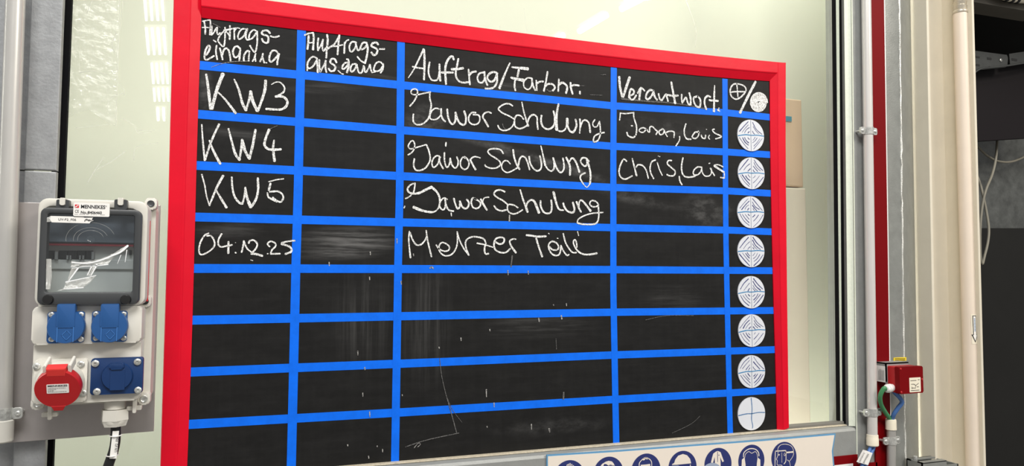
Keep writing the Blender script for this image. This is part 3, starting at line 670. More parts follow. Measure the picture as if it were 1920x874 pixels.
b = MB(); b.poly([(lambda p: (p[0], B2-.0009, p[1]))(W(*z2(*t), B2)) for t in ((205, 355), (258, 328), (245, 375), (262, 408), (205, 412))]); b.build('film_scrap', M_scrap, door)
a = W(*z2(362, 395), B2); c = W(*z2(605, 365), B2); text('UV-F2_F06', 'label_text', a[0], a[1], c[0]-a[0], c[1]-a[1], B2-.0010, M_ink, sk)
bb = MB()
for s in (((722, 400), (735, 375), (760, 370)), ((745, 385), (800, 378)), ((770, 395), (830, 388))): bb.ribbon([W(*z2(*t), B2) for t in s], (.0006, .0003), B2-.0010)
bb.build('torn_print', M_ink, sk)

# sockets
def blue_socket(name, fu, cu_, tab, y, label):
    q = PX(*fu, y); b = MB(); b.prism(rr(q[0], q[1], q[2], q[3], .004), y-.006, y, .0015); s_ = b.build(name, M_bluep, bx, smooth=True, label=label)
    c = P3(cu_[0], cu_[1], y-.018); r = cu_[2]
    b = MB(); b.lathe(c+Vector((0, .012, 0)), (0, -1, 0), [(0, r*.98), (.009, r), (.012, r*.96), (.0125, r*.5)], 40); lid = b.build('socket_lid', M_bluep, s_, smooth=True)
    q = PX(*tab, y-.018); b = MB(); b.prism(rr(q[0], q[1], q[2]-.012, q[3], .002), y-.0195, y-.006, .0015); b.build('lid_hinge', M_bluep, s_, smooth=True)
    b = MB(); yy = c.y-.0012
    for sgn in (-1, 1): b.ribbon([(c.x+sgn*r*.42, c.z+r*.9), (c.x+sgn*r*.42, c.z-r*.88)], (.0006, .0006), yy)
    tri_ = [(-.12, -.02), (.22, .42), (.34, -.06)]
    for i in range(3): b.ribbon([(c.x+tri_[i][0]*r-.002, c.z+tri_[i][1]*r), (c.x+tri_[(i+1) % 3][0]*r-.002, c.z+tri_[(i+1) % 3][1]*r)], (.0004, .0004), yy)
    dm = [(.12, -.2), (.36, -.48), (.1, -.78), (-.14, -.48)]
    for i in range(4): b.ribbon([(c.x+dm[i][0]*r-.001, c.z+dm[i][1]*r), (c.x+dm[(i+1) % 4][0]*r-.001, c.z+dm[(i+1) % 4][1]*r)], (.0004, .0004), yy)
    b.build('lid_embossing', mat('embossed_blue', (62, 116, 184), .35), lid if False else s_)
    fu_ = fu; dx = 7
    for u in (fu_[0]+dx, fu_[2]-dx):
        for v in (fu_[1]+6, fu_[3]-7):
            p = P3(u, v, y-.006); screw(p, (0, -1, 0), .0042, M_zinc, s_)
    return s_
rS = .0262
blue_socket('socket', (90, 584, 159, 643), (123, 613, rS), (107, 570, 141, 600), B1, 'left socket of the upper pair, blue hinged lid')
blue_socket('socket', (173, 583, 239, 641), (205, 612, rS), (189, 570, 223, 600), B1, 'right socket of the upper pair, blue hinged lid')
y = B1+.011
q = PX(170, 671, 268, 739, y-.008); b = MB(); b.prism(rr(q[0], q[1], q[2], q[3], .004), y-.009, y, .002); s3 = b.build('socket', M_blued, bx, smooth=True, label='dark blue rectangular socket at lower right')
c = P3(219.5, 706, y-.012); b = MB(); b.lathe(c+Vector((0, .006, 0)), (0, -1, 0), [(0, .0228), (.005, .0228), (.0075, .0215), (.008, .012)], 40); b.build('socket_lid', M_blued, s3, smooth=True)
q = PX(205, 680, 233, 693, y-.014); b = MB(); b.prism(rr(q[0], q[1], q[2], q[3], .003), y-.0165, y-.008, .0025); b.build('lid_hinge', M_blued, s3, smooth=True)
q = PX(206, 692, 234, 732, y-.0145); b = MB(); b.prism(rr(q[0], q[1], q[2], q[3], .001, 2), y-.0146, y-.008, .0005); b.build('lid_band', M_blued, s3)
for u, v in ((179, 682), (258, 679), (182, 735), (259, 732)): screw(P3(u, v-.5, y-.009), (0, -1, 0), .0055, M_zinc, s3)
# red round socket
q = PX(63, 673, 163, 756, y-.006); b = MB(); b.prism(rr(q[0], q[1], q[2], q[3], .005), y-.006, y, .002); cee = b.build('red_socket', M_house, bx, smooth=True, label='white flanged socket with big red round lid')
for u, v in ((69, 687), (152, 683), (156, 737)): screw(P3(u, v, y-.006), (0, -1, 0), .0055, M_zinc, cee)
dn = Vector((.0, -math.cos(math.radians(20)), -math.sin(math.radians(20))))
dc = P3(107.5, 731, y-.070); FC = P3(114, 718, y-.006)
b = MB(); b.lathe(FC, dc-FC, [(0, .034), (.02, .031), ((dc-FC).length-.016, .0275), ((dc-FC).length-.012, .025)], 40); b.build('socket_barrel', M_house, cee, smooth=True)
b = MB(); b.lathe(dc-dn*.018, dn, [(0, .0293), (.004, .0306), (.0155, .0306), (.0176, .0298), (.018, .015)], 48); b.build('socket_lid', M_redl, cee, smooth=True)
# spout, hinge, ears
up = Vector((1, 0, 0)).cross(dn).normalized()
if up.z < 0: up = -up
MT = Matrix(((1, -dn.x, up.x, dc.x), (0, -dn.y, up.y, dc.y), (0, -dn.z, up.z, dc.z), (0, 0, 0, 1))) @ Matrix.Scale(.74, 4)
def local(bm_): bmesh.ops.transform(bm_, matrix=MT, verts=bm_.verts[:])
b = MB(); b.prism([(-.013, -.037), (.013, -.037), (.008, -.0475), (-.008, -.0475)], -.0005, .016, .001); local(b.bm); b.build('lid_spout', M_redl, cee)
b = MB(); b.prism([(-.0195, .028), (.0165, .028), (.0165, .047), (-.0185, .047)], .0, .020, .003); local(b.bm); b.build('lid_hinge', M_redb, cee, label='bright red hinge block')
for xa_ in (-.0255, .0185):
    b = MB(); b.prism(rr(xa_, xa_+.006, .032, .050, .0028), .008, .050, .001); local(b.bm); b.build('hinge_ear', M_house, cee)
b = MB(); b.prism(rr(-.0185, .0205, -.0075, .0125, .0015), -.0008, .0002); local(b.bm); rl = b.build('lid_label', M_label, cee, label='white rating label on red lid')
text('MENNEKES', 'label_text', 0, 0, .034, .0042, 0, M_ink, cee, bold=.02, M=MT @ Matrix.Translation((-.016, -.0011, .0072)))
bb = MB()
for i, (a, w_) in enumerate(((.004, .030), (.0012, .014), (-.0014, .010), (-.0042, .031))):
    xx = -.016
    while xx < -.016+w_:
        l_ = random.uniform(.001, .003); bb.ribbon([(xx, a), (xx+l_, a)], (.0004, .0004), -.0011, 2); xx += l_+.0012
local(bb.bm); bb.build('label_print', M_ink, cee)
# gland, cable, clips
gy = -.100
gt = P3(216, 760, gy); x0_ = gt.x
b = MB(); b.lathe((x0_, gy, gt.z), (0, 0, -1), [(-.008, .016), (.005, .016)], 24); b.build('gland_body', M_house, bx, smooth=True)
b = MB(); b.lathe((x0_, gy, gt.z-.006), (0, 0, -1), [(0, .0212), (.017, .0217), (.018, .0213), (.0195, .0205), (.027, .018), (.028, .009)], 6); b.build('gland_nut', M_house, bx)
b = MB(); b.lathe((x0_, gy, gt.z-.022), (0, 0, -1), [(0, .0186), (.005, .0186), (.0105, .0155), (.012, .008)], 32); b.build('gland_cap', M_house, bx, smooth=True)
b = MB(); b.tube([P3(216, 785, gy), P3(217, 800, gy), P3(216.5, 825, gy), P3(213, 845, gy), P3(206, 865, gy), P3(197, 890, gy), P3(186, 915, gy)], .0076, 16)
cab = b.build('power_cable', M_cable, None, smooth=True, label='thick black power cable hanging from the grey socket box', category='cable')
b = MB(); tb = [(211, 809), (223, 808.5), (218.5, 860.5), (205, 860.5)]; b.prism([W(u, v, gy-.0105) for u, v in tb], gy-.0105, gy-.0080, .0005)
tagw = b.build('cable_tag', M_label, cab, label='white tag tied along the black cable')
a = W(213.5, 848, gy-.0110); c = W(217.5, 820, gy-.0110)
text('UV-F2_F06', 'label_text', a[0]+.005, a[1], math.hypot(c[0]-a[0], c[1]-a[1]), 0.0045, gy-.0111, M_ink, tagw, ang=math.atan2(c[1]-a[1], c[0]-a[0]))
for v, uc in ((816, 217), (853, 211)):
    b = MB(); c = P3(uc, v, gy); pts = [c+Vector((math.cos(t)*.0088, math.sin(t)*.0115-.001, 0)) for t in [2*math.pi*i/20 for i in range(21)]]; b.tube(pts, .001, 6, 0); b.build('cable_tie', M_crease if False else M_label, cab)
for u, v in ((253, 760), (95, 772)):
    c = P3(u, v, -.105); b = MB(); b.prism(rr(c.x-.0028, c.x+.0028, c.z-.012, c.z+.015, .002, 3), -.112, -.100, .001); b.prism(rr(c.x-.012, c.x+.010, c.z-.008, c.z-.001, .0015, 3), -.108, -.098, .001); b.build('hinge_clip', M_house, bx)

# ------------------------------------------------------------------ chalkboard
bd = thing('chalkboard', 'large black chalkboard with red frame and blue tape grid', 'chalkboard', (.65, 0, SZ))
XB0, XB1 = -.004, 1.306; ZB0, ZB1 = SZ+.0005, ZO+.0915
x00, z00 = W(377, 32); x10, z10 = W(1443, 151)
MB().prism([(W(354, 900)[0]-.012, ZB0), (W(1457.5, 806)[0]+.012, ZB0), (x10+.012, z10+.012), (x00-.012, z00+.012)], 0, GY-.001).build('panel', M_board, bd)
TY = -.0004
def tape_h(pts, w=.0082):
    up_, dn_ = [], []
    for u, v in pts: x, z = W(u, v); up_.append((x, z+w)); dn_.append((x, z-w))
    MB().prism(up_+dn_[::-1], TY, 0).build('blue_tape', M_blue, bd)
tape_h(((374, 122.3), (563.5, 140.6), (750, 159.5), (948, 178.5), (1150.4, 198.6), (1358, 211), (1444, 220)))
tape_h(((371, 214.2), (561.7, 229), (749, 244), (950, 259.5), (1150, 274.4), (1360, 285), (1444.5, 290.3)))
tape_h(((368.3, 310.3), (560, 320), (749.3, 330.2), (950, 341.5), (1150, 351.6), (1360, 358), (1446, 362.7)))
tape_h(((366, 407), (557, 412), (748, 417), (1150, 427), (1361, 431.5), (1448, 434.8)))
tape_h(((363.8, 503.5), (555, 503.8), (746.4, 504.5), (1150, 505.7), (1449, 507.7)))
tape_h(((360.6, 600.4), (551, 597), (745, 593.2), (1151, 585.5), (1451, 582.3)))
tape_h(((357.4, 697.8), (548, 690), (743.5, 682.4), (1152.5, 665.7), (1366, 658.5), (1454, 655.6)))
tape_h(((354, 796), (547, 785), (742, 774), (1154, 749), (1367, 737), (1457, 731.5)))
TY2 = -.0007
def tape_v(pts, w, m_=None):
    a, c = [], []
    for u, v in pts: x, z = W(u, v); a.append((x-w, z)); c.append((x+w, z))
    MB().prism(a+c[::-1], TY2, 0).build('blue_tape', M_blue, bd)
tape_v(((565.4, 57), (562, 208), (559, 357), (554.9, 494.6), (550.5, 690), (546, 880)), .0083)
tape_v(((751.8, 79), (749.3, 357), (746.4, 494.6), (743.5, 690), (740.5, 865)), .0079)
tape_v(((1150.7, 127), (1149.8, 300), (1149.9, 547.6), (1152.5, 690), (1155.2, 831.5)), .0077)
tape_v(((1359, 148), (1360.2, 372), (1361, 456), (1364, 600), (1366.8, 726.6), (1369, 814)), .0075)
# red frame rails: cross section outer edge -> flat -> ridge -> slope to the board
def rail(inn, out, lift, name='frame_rail', steps=10):
    b = MB(); secs = []
    for i in range(steps+1):
        t = i/steps
        def on(l):
            k = t*(len(l)-1); j = min(int(k), len(l)-2); f = k-j
            return l[j][0]+(l[j+1][0]-l[j][0])*f, l[j][1]+(l[j+1][1]-l[j][1])*f
        a = W(*on(inn), -.002); c = W(*on(out), -.004)
        L_ = lambda s: (a[0]+(c[0]-a[0])*s, a[1]+(c[1]-a[1])*s)
        row = []
        for s, y_ in ((0, .004), (0, -.0015), (.36, -.0095), (.40, -.0110), (.44, -.0114), (.97, -.0112), (1.0, -.0095), (1.0, GY-.001)):
            x, z = L_(s); row.append(b.bm.verts.new((x, y_-lift if y_ < 0.003 else y_, z)))
        secs.append(row)
    for i in range(steps):
        for j in range(len(secs[0])-1): b.bm.faces.new((secs[i][j], secs[i+1][j], secs[i+1][j+1], secs[i][j+1]))
    b.bm.faces.new(secs[0]); b.bm.faces.new(secs[-1])
    return b.build(name, M_red, bd)
rail(((378, 33), (564, 56), (752, 78), (950, 103.5), (1150, 126), (1359, 146.5), (1466, 153.5)), ((378, -14), (564, 11), (752, 34.5), (950, 60), (1160, 86.5), (1359, 108.5), (1470, 119)), 0)
rail(((379, -30), (377.5, 33), (371, 214), (366, 407), (361, 600), (354, 796), (350, 897)), ((327, -30), (325.5, 33), (320, 214), (315.5, 407), (309.5, 600), (303.5, 796), (300.5, 897)), .0008)
rail(((1443.3, 120), (1443.5, 152), (1444.5, 290), (1447.5, 435), (1451, 582), (1454.5, 690), (1457.2, 807)), ((1470, 119), (1470, 152), (1469.5, 290), (1471, 435), (1472.5, 582), (1474, 690), (1475.5, 801)), .0008)
# chalk writing, traced as strokes per cell
CYK = -.0011
def write(name, ox, oy, sc, strokes, m_=None, lab=None, y=CYK):
    b = MB(); k = 0
    for st in strokes:
        pts, w = st
        if not isinstance(w, tuple): w = (w, w)
        P = [W(ox+a/sc, oy+c/sc) for a, c in pts]
        u, v = ox+pts[0][0]/sc, oy+pts[0][1]/sc
        mpp = (W(u, v-1)[1]-W(u, v+1)[1])/2
        b.ribbon(P, (w[0]*.44/sc*mpp, w[1]*.44/sc*mpp), y-k*.000004); k += 1
    o = b.build(name, m_ or M_chalk, bd)
    if lab: o['label'] = lab
    return o
NAME = 'chalk_writing'
write(NAME, 368, 32, 8, [(((118, 70), (135, 160), (135, 262)), 26), (((92, 66), (150, 55), (210, 45)), 20), (((208, 48), (214, 130), (202, 268)), 24), (((90, 160), (150, 158), (208, 165)), 20),
    (((235, 140), (232, 220), (228, 272)), 24), (((228, 272), (262, 235), (300, 170), (320, 160)), 24), (((318, 165), (310, 220), (324, 265), (358, 240)), 24),
    (((560, 172), (420, 215), (350, 290), (328, 350), (350, 395), (410, 445), (430, 330), (432, 160)), 24), (((505, 135), (505, 240), (500, 340)), 26), (((415, 200), (500, 185), (600, 168)), 22), (((440, 215), (480, 255), (508, 315)), 22),
    (((570, 170), (570, 260), (572, 335)), 26), (((575, 205), (610, 168), (650, 172)), 22), (((750, 185), (690, 182), (645, 230), (625, 300), (650, 335), (710, 290), (745, 220), (768, 178)), 26), (((765, 180), (745, 260), (745, 320), (768, 345), (800, 335)), 28),
    (((905, 215), (860, 197), (810, 240), (790, 310), (810, 338), (860, 300), (910, 222)), 26), (((912, 215), (915, 330), (905, 460), (878, 528), (840, 490), (805, 430)), 26),
    (((1105, 245), (1070, 208), (1010, 208), (982, 240), (1005, 268), (1060, 282), (1082, 320), (1075, 380), (1045, 392), (1005, 370), (985, 330)), 32), (((1115, 290), (1180, 305), (1240, 287)), 30)], lab='white chalk heading of the first column, upper line')
write(NAME, 368, 32, 8, [(((260, 350), (295, 375)), 22), (((150, 570), (185, 520), (205, 460), (195, 432), (165, 448), (132, 530), (125, 610), (150, 645), (210, 620), (265, 585)), 30), (((305, 430), (295, 520), (315, 640)), 26),
    (((355, 470), (375, 550), (395, 640)), 28), (((390, 570), (412, 500), (450, 470), (490, 510), (505, 580), (515, 660)), 30), (((660, 485), (620, 442), (580, 452), (550, 510), (560, 580), (592, 610), (640, 570), (660, 500)), 30), (((658, 470), (655, 560), (645, 655)), 28),
    (((800, 520), (768, 508), (725, 560), (712, 620), (715, 660)), 28), (((795, 520), (790, 600), (786, 660)), 26), (((890, 550), (875, 610), (845, 665)), 26), (((880, 595), (890, 665)), 26), (((1000, 550), (985, 610), (955, 672)), 26), (((992, 600), (1020, 688)), 26), (((1045, 688), (1055, 690)), 26),
    (((1235, 560), (1190, 507), (1140, 512), (1105, 570), (1095, 640), (1120, 675), (1170, 640), (1235, 560)), 30), (((1242, 555), (1222, 640), (1212, 715)), 30)], lab='white chalk heading of the first column, lower line')
write('chalk_smear', 368, 32, 8, [(((250, 100), (310, 130), (360, 160)), 14)], M_faint)
write('chalk_smear', 368, 32, 8, [(((230, 755), (370, 705), (550, 672), (800, 662)), (6, 9))], M_semi)
write(NAME, 560, 50, 8, [(((90, 130), (150, 105), (215, 95)), 26), (((215, 95), (225, 160), (215, 348)), 34), (((150, 140), (145, 220), (132, 340)), 32), (((150, 247), (220, 240)), 20), (((295, 175), (285, 260), (290, 360)), 28), (((290, 350), (330, 290), (365, 195)), 26), (((365, 200), (355, 300), (370, 368), (405, 325)), 26),
    (((425, 125), (435, 200), (420, 350), (412, 470)), 32), (((412, 350), (470, 310), (540, 260), (610, 140)), 28), (((610, 125), (595, 260), (582, 420)), 30), (((500, 300), (570, 295), (660, 275)), 24), (((690, 240), (685, 320), (682, 400)), 28), (((685, 280), (710, 222), (748, 200)), 24),
    (((835, 230), (790, 237), (760, 300), (772, 370), (810, 370), (850, 310), (860, 240)), 28), (((850, 232), (870, 310), (890, 360), (930, 330)), 26), (((1020, 245), (962, 245), (925, 320), (942, 345), (990, 320), (1022, 270)), 30), (((1018, 250), (1035, 330), (1020, 450), (992, 552)), 32), (((990, 548), (930, 512), (880, 455)), 28),
    (((1190, 272), (1165, 242), (1110, 252), (1090, 292), (1140, 320), (1180, 352), (1165, 410), (1125, 430), (1090, 390)), 34), (((1215, 340), (1285, 337)), 30)], lab='white chalk heading of the second column, upper line')
write(NAME, 560, 50, 8, [(((275, 480), (215, 452), (150, 510), (130, 590), (160, 630), (220, 590), (270, 500)), 28), (((272, 490), (280, 590), (285, 690)), 28), (((130, 600), (127, 660)), 24), (((310, 500), (310, 590), (320, 680), (350, 630), (390, 560), (405, 510)), 28), (((405, 510), (400, 600), (415, 690)), 28),
    (((565, 540), (540, 490), (490, 490), (475, 540), (530, 580), (550, 612), (530, 660), (480, 670), (450, 630)), 32), (((590, 660), (640, 705), (670, 715)), 20), (((735, 540), (690, 550), (655, 600), (660, 640), (700, 620), (740, 560), (745, 500), (720, 490)), 28), (((748, 520), (745, 610), (722, 690)), 34),
    (((860, 562), (800, 572), (775, 640), (795, 680), (840, 640), (868, 570)), 28), (((870, 570), (890, 660), (915, 700), (950, 680), (975, 590)), 28), (((980, 600), (1000, 690), (1050, 620), (1065, 570)), 26), (((1070, 570), (1080, 640), (1100, 690)), 26),
    (((1268, 580), (1220, 532), (1160, 552), (1125, 640), (1150, 670), (1210, 660), (1258, 600)), 28), (((1268, 560), (1260, 640), (1226, 695)), 28), (((1100, 690), (1150, 680)), 20)], lab='white chalk heading of the second column, lower line')
write(NAME, 756, 80, 8, [(((75, 530), (165, 390), (305, 100)), (12, 34)), (((308, 105), (318, 250), (310, 555)), 36), (((140, 362), (220, 380), (300, 390)), 28), (((395, 295), (378, 400), (385, 490), (425, 560), (480, 570), (520, 540), (540, 440), (540, 325)), 28), (((542, 330), (545, 450), (555, 575)), 34),
    (((755, 255), (735, 207), (690, 230), (645, 310), (628, 420), (640, 625)), 36), (((575, 450), (650, 450), (745, 450)), 34), (((825, 245), (805, 350), (785, 470), (815, 560), (880, 600), (975, 595)), 32), (((725, 400), (800, 400), (895, 385)), 40), (((980, 405), (985, 500), (998, 630)), 30), (((990, 490), (1030, 447), (1090, 435)), 34),
    (((1215, 448), (1145, 462), (1112, 520), (1130, 590), (1185, 600), (1220, 540), (1215, 440)), 30), (((1215, 440), (1225, 540), (1260, 640)), 34), (((1412, 462), (1350, 442), (1290, 470), (1260, 530), (1300, 585), (1360, 570), (1402, 480)), 34), (((1402, 480), (1405, 580), (1370, 660), (1310, 690), (1230, 690)), 32), (((1598, 305), (1520, 480), (1440, 685)), (20, 44))], lab='white chalk heading of the wide column, first word and slash')
write(NAME, 930, 100, 8, [(((235, 210), (350, 222), (472, 235)), (24, 58)), (((340, 250), (320, 350)), 34), (((225, 368), (320, 390), (412, 408)), (34, 56)), (((285, 400), (275, 480), (287, 558)), 32), (((535, 378), (470, 372), (415, 430), (420, 510), (480, 545), (530, 490), (535, 385)), 24), (((535, 380), (550, 480), (585, 555)), 32),
    (((600, 410), (605, 490), (610, 555)), 28), (((615, 452), (655, 428), (705, 425)), 30), (((770, 280), (750, 400), (715, 570)), 30), (((735, 500), (780, 462), (850, 470), (880, 520), (850, 560)), 32), (((940, 390), (935, 480), (930, 570)), 30), (((945, 470), (990, 442), (1040, 470), (1065, 520), (1045, 600)), 36),
    (((1115, 445), (1120, 520), (1145, 610)), 36), (((1125, 492), (1170, 478), (1240, 485)), 32), (((1255, 575), (1255, 608)), 34)], lab='white chalk heading of the wide column, second word')
write('chalk_smear', 930, 100, 8, [(((850, 560), (800, 570), (765, 550)), 26), (((1565, 328), (1640, 322)), (6, 18)), (((1250, 490), (1330, 490)), 8), (((1410, 625), (1590, 632)), 10)], M_faint)
write(NAME, 1140, 125, 8, [(((165, 155), (175, 300), (210, 450)), 42), (((320, 165), (270, 310), (225, 455)), (52, 36)), (((312, 465), (320, 390), (345, 337), (385, 365), (378, 410), (340, 432)), 34), (((312, 440), (340, 490), (380, 490), (420, 430)), 30), (((465, 490), (475, 400), (490, 320)), 38), (((440, 400), (490, 320), (545, 365)), 28),
    (((682, 372), (630, 352), (580, 400), (565, 470), (600, 490), (650, 440), (682, 362)), 34), (((680, 380), (700, 460), (735, 500)), 34), (((755, 410), (770, 480), (800, 505), (840, 450), (870, 417), (880, 460), (897, 520)), 32), (((945, 235), (965, 350), (985, 450), (1002, 550)), (34, 44)), (((890, 425), (970, 440), (1045, 435)), 34),
    (((1100, 420), (1100, 490), (1110, 545)), 30), (((1110, 545), (1150, 480), (1170, 470), (1200, 560), (1238, 570)), 30), (((1235, 568), (1235, 480), (1215, 400)), 36), (((1340, 445), (1280, 472), (1292, 550), (1330, 600), (1375, 600), (1380, 500), (1340, 445)), 32),
    (((1530, 455), (1490, 442), (1450, 480), (1445, 560), (1470, 640)), 34), (((1595, 285), (1590, 400), (1585, 670)), (20, 44)), (((1515, 505), (1580, 512), (1645, 515)), 34), (((1640, 650), (1668, 668)), 28), (((1660, 622), (1650, 650)), 22)], lab='white chalk heading of the fourth column')
write('chalk_smear', 1140, 125, 8, [(((200, 485), (600, 522), (1000, 552), (1450, 632)), (30, 14))], M_faint)
sp_ = [(895+math.cos(t)*(18+165*t/37.7)*.97, 572+math.sin(t)*(18+185*t/37.7)) for t in [i*37.7/110 for i in range(111)]]
write(NAME, 1340, 140, 10.93, [(((450, 190), (380, 202), (325, 270), (312, 370), (350, 460), (430, 505), (520, 470), (600, 390), (638, 310), (600, 240), (520, 202), (450, 190)), 36), (((450, 220), (460, 340), (470, 455)), 34), (((335, 360), (450, 350), (610, 352)), 32), (((830, 150), (680, 440), (515, 780)), 64), (sp_, 36)], lab='chalk symbols heading the last column, crossed circle slash filled circle')
write(NAME, 368, 128, 8, [(((150, 95), (180, 300), (215, 610)), (34, 46)), (((400, 90), (310, 320), (235, 610)), (60, 46)), (((325, 360), (450, 490), (590, 675)), (22, 42)), (((570, 170), (640, 330), (690, 520), (745, 630)), (26, 50)), (((745, 625), (790, 490), (815, 345)), 36), (((815, 350), (850, 500), (915, 640)), 48), (((922, 645), (990, 460), (1030, 320), (1040, 190)), (40, 48)),
    (((1130, 245), (1190, 212), (1260, 217), (1318, 280), (1318, 345), (1270, 390), (1230, 410)), (18, 34)), (((1190, 428), (1250, 422), (1320, 440), (1365, 500), (1350, 570), (1280, 618), (1180, 620), (1050, 612)), (40, 38))], lab='chalk writing KW3')
write(NAME, 364, 222, 8, [(((115, 95), (130, 330), (160, 630)), (20, 34)), (((375, 90), (260, 340), (165, 620)), 34), (((230, 335), (290, 490), (390, 680)), (28, 42)), (((515, 155), (570, 370), (620, 540), (680, 620)), (26, 50)), (((680, 620), (705, 470), (720, 320)), 34), (((720, 330), (760, 480), (830, 605)), 48), (((830, 600), (880, 400), (920, 175)), 40),
    (((1125, 170), (1080, 280), (1055, 395), (1100, 455), (1180, 472), (1300, 465)), 40), (((1200, 330), (1185, 450), (1205, 640)), (24, 46))], lab='chalk writing KW4')
write(NAME, 364, 318, 8, [(((115, 75), (160, 240), (185, 390), (230, 540)), (24, 18)), (((435, 95), (340, 270), (230, 540)), (44, 26)), (((330, 310), (400, 430), (485, 570)), (24, 40)), (((565, 115), (575, 280), (610, 410), (680, 500), (725, 510)), (26, 42)), (((725, 508), (755, 400), (768, 270)), 30), (((770, 275), (800, 440), (850, 560)), (24, 60)), (((870, 545), (930, 440), (960, 300), (955, 130)), 36),
    (((1115, 185), (1230, 155), (1340, 140)), (16, 26)), (((1145, 210), (1120, 310)), 36), (((1135, 337), (1250, 327), (1320, 370), (1335, 430), (1300, 485), (1240, 470), (1180, 420)), 30), (((1100, 350), (1120, 420), (1240, 480)), (24, 34))], lab='chalk writing KW5')
write(NAME, 360, 415, 8, [(((250, 180), (190, 212), (130, 310), (105, 420), (120, 490), (170, 497), (260, 450), (330, 380), (338, 310), (290, 222), (225, 220)), 26), (((445, 190), (400, 270), (395, 350), (440, 385), (520, 370), (600, 355)), 28), (((548, 310), (545, 400), (545, 480)), 34), (((650, 470), (660, 475)), 26), (((745, 465), (765, 380), (778, 295)), 28), (((778, 295), (820, 400), (885, 460)), 26),
    (((850, 330), (870, 292), (930, 287), (978, 340), (958, 410), (895, 478)), 28), (((890, 487), (960, 492), (1055, 520)), 36), (((1130, 487), (1140, 487)), 20), (((1165, 380), (1132, 340), (1180, 302), (1250, 332), (1250, 380), (1200, 430), (1180, 485)), 26), (((1180, 490), (1320, 486)), 28), (((1540, 290), (1440, 302), (1345, 325)), 28), (((1340, 342), (1440, 370), (1488, 410), (1483, 460), (1400, 490)), 34), (((880, 580), (912, 590)), 12), (((650, 320), (656, 322)), 12)], lab='chalk writing of a date, 04.12.25')
write(NAME, 752, 160, 8, [(((130, 315), (190, 245), (230, 170), (245, 90), (215, 57), (165, 67), (147, 110), (180, 140), (260, 140), (350, 120), (440, 102)), 24), (((430, 105), (430, 200), (450, 290), (440, 370), (425, 450), (400, 510), (330, 575), (250, 595), (190, 560), (178, 500), (185, 435)), 27),
    (((570, 358), (510, 347), (450, 400), (430, 480), (460, 515), (530, 510), (585, 460), (605, 400)), 24), (((600, 355), (600, 440), (625, 510), (660, 545)), 30), (((690, 360), (700, 460), (730, 550), (765, 585), (800, 560), (815, 500), (815, 410)), 32), (((815, 410), (840, 500), (880, 570), (930, 595), (965, 570), (970, 480), (945, 390)), 34),
    (((1118, 412), (1060, 412), (1015, 470), (1020, 550), (1080, 590), (1150, 575), (1180, 510), (1160, 450), (1080, 442)), 26), (((1350, 420), (1300, 402), (1240, 430), (1225, 480), (1260, 540), (1305, 620)), (24, 34))], lab='chalk writing in the KW3 row, first word')
write(NAME, 910, 180, 8, [(((405, 150), (360, 122), (290, 122), (215, 165), (197, 205), (260, 260), (350, 300), (425, 345)), 26), (((185, 445), (220, 500), (290, 520), (370, 490), (420, 430), (430, 380)), 26), (((570, 350), (530, 302), (470, 292), (437, 350), (442, 450), (500, 490), (560, 480), (630, 440)), 26), (((545, 95), (575, 240), (610, 360), (640, 450)), (20, 36)), (((630, 400), (660, 320), (720, 282), (770, 320), (775, 400), (785, 500)), 30),
    (((840, 295), (832, 380), (860, 460), (920, 498), (980, 488), (1030, 430), (1038, 330), (1020, 230)), 32), (((1095, 125), (1070, 250), (1062, 380), (1066, 505)), (34, 56)), (((1066, 505), (1110, 530), (1160, 528), (1205, 480), (1225, 350)), 26), (((1225, 345), (1227, 430)), 50), (((1227, 440), (1260, 520), (1310, 545), (1350, 490), (1365, 430), (1350, 355)), 34),
    (((1415, 350), (1420, 450), (1410, 560)), (34, 22)), (((1425, 470), (1450, 392), (1490, 362), (1540, 392), (1560, 460), (1570, 545)), (22, 34)), (((1640, 357), (1607, 410), (1622, 460), (1670, 460), (1705, 390)), 22), (((1710, 385), (1720, 480), (1720, 580), (1690, 660), (1640, 692), (1617, 675), (1632, 610), (1690, 572), (1780, 550)), 25)], lab='chalk writing in the KW3 row, second word')
write('chalk_smear', 910, 180, 8, [(((255, 420), (270, 470), (300, 500)), 14)], M_faint)
write(NAME, 750, 250, 8, [(((120, 325), (180, 285), (215, 220), (215, 150), (187, 112), (147, 140), (122, 200), (160, 235), (260, 210), (390, 170)), 23), (((395, 175), (430, 260), (450, 360), (440, 430), (380, 520), (290, 560), (230, 545), (202, 480), (215, 385)), 27), (((605, 362), (560, 337), (505, 370), (477, 440), (490, 505), (530, 500), (575, 440), (590, 350)), 25), (((590, 350), (595, 440), (645, 530)), 28),
    (((665, 290), (665, 400), (685, 490), (710, 510), (740, 460), (750, 375)), 26), (((750, 375), (775, 470), (820, 520), (860, 490), (870, 420), (850, 358)), 26), (((688, 140), (683, 195)), 25), (((978, 375), (940, 362), (907, 420), (912, 500), (960, 543), (1010, 520), (1033, 450), (1005, 385), (965, 352)), 25), (((1200, 370), (1120, 352), (1062, 385), (1062, 420), (1130, 545)), (20, 34))], lab='chalk writing in the KW4 row, first word')
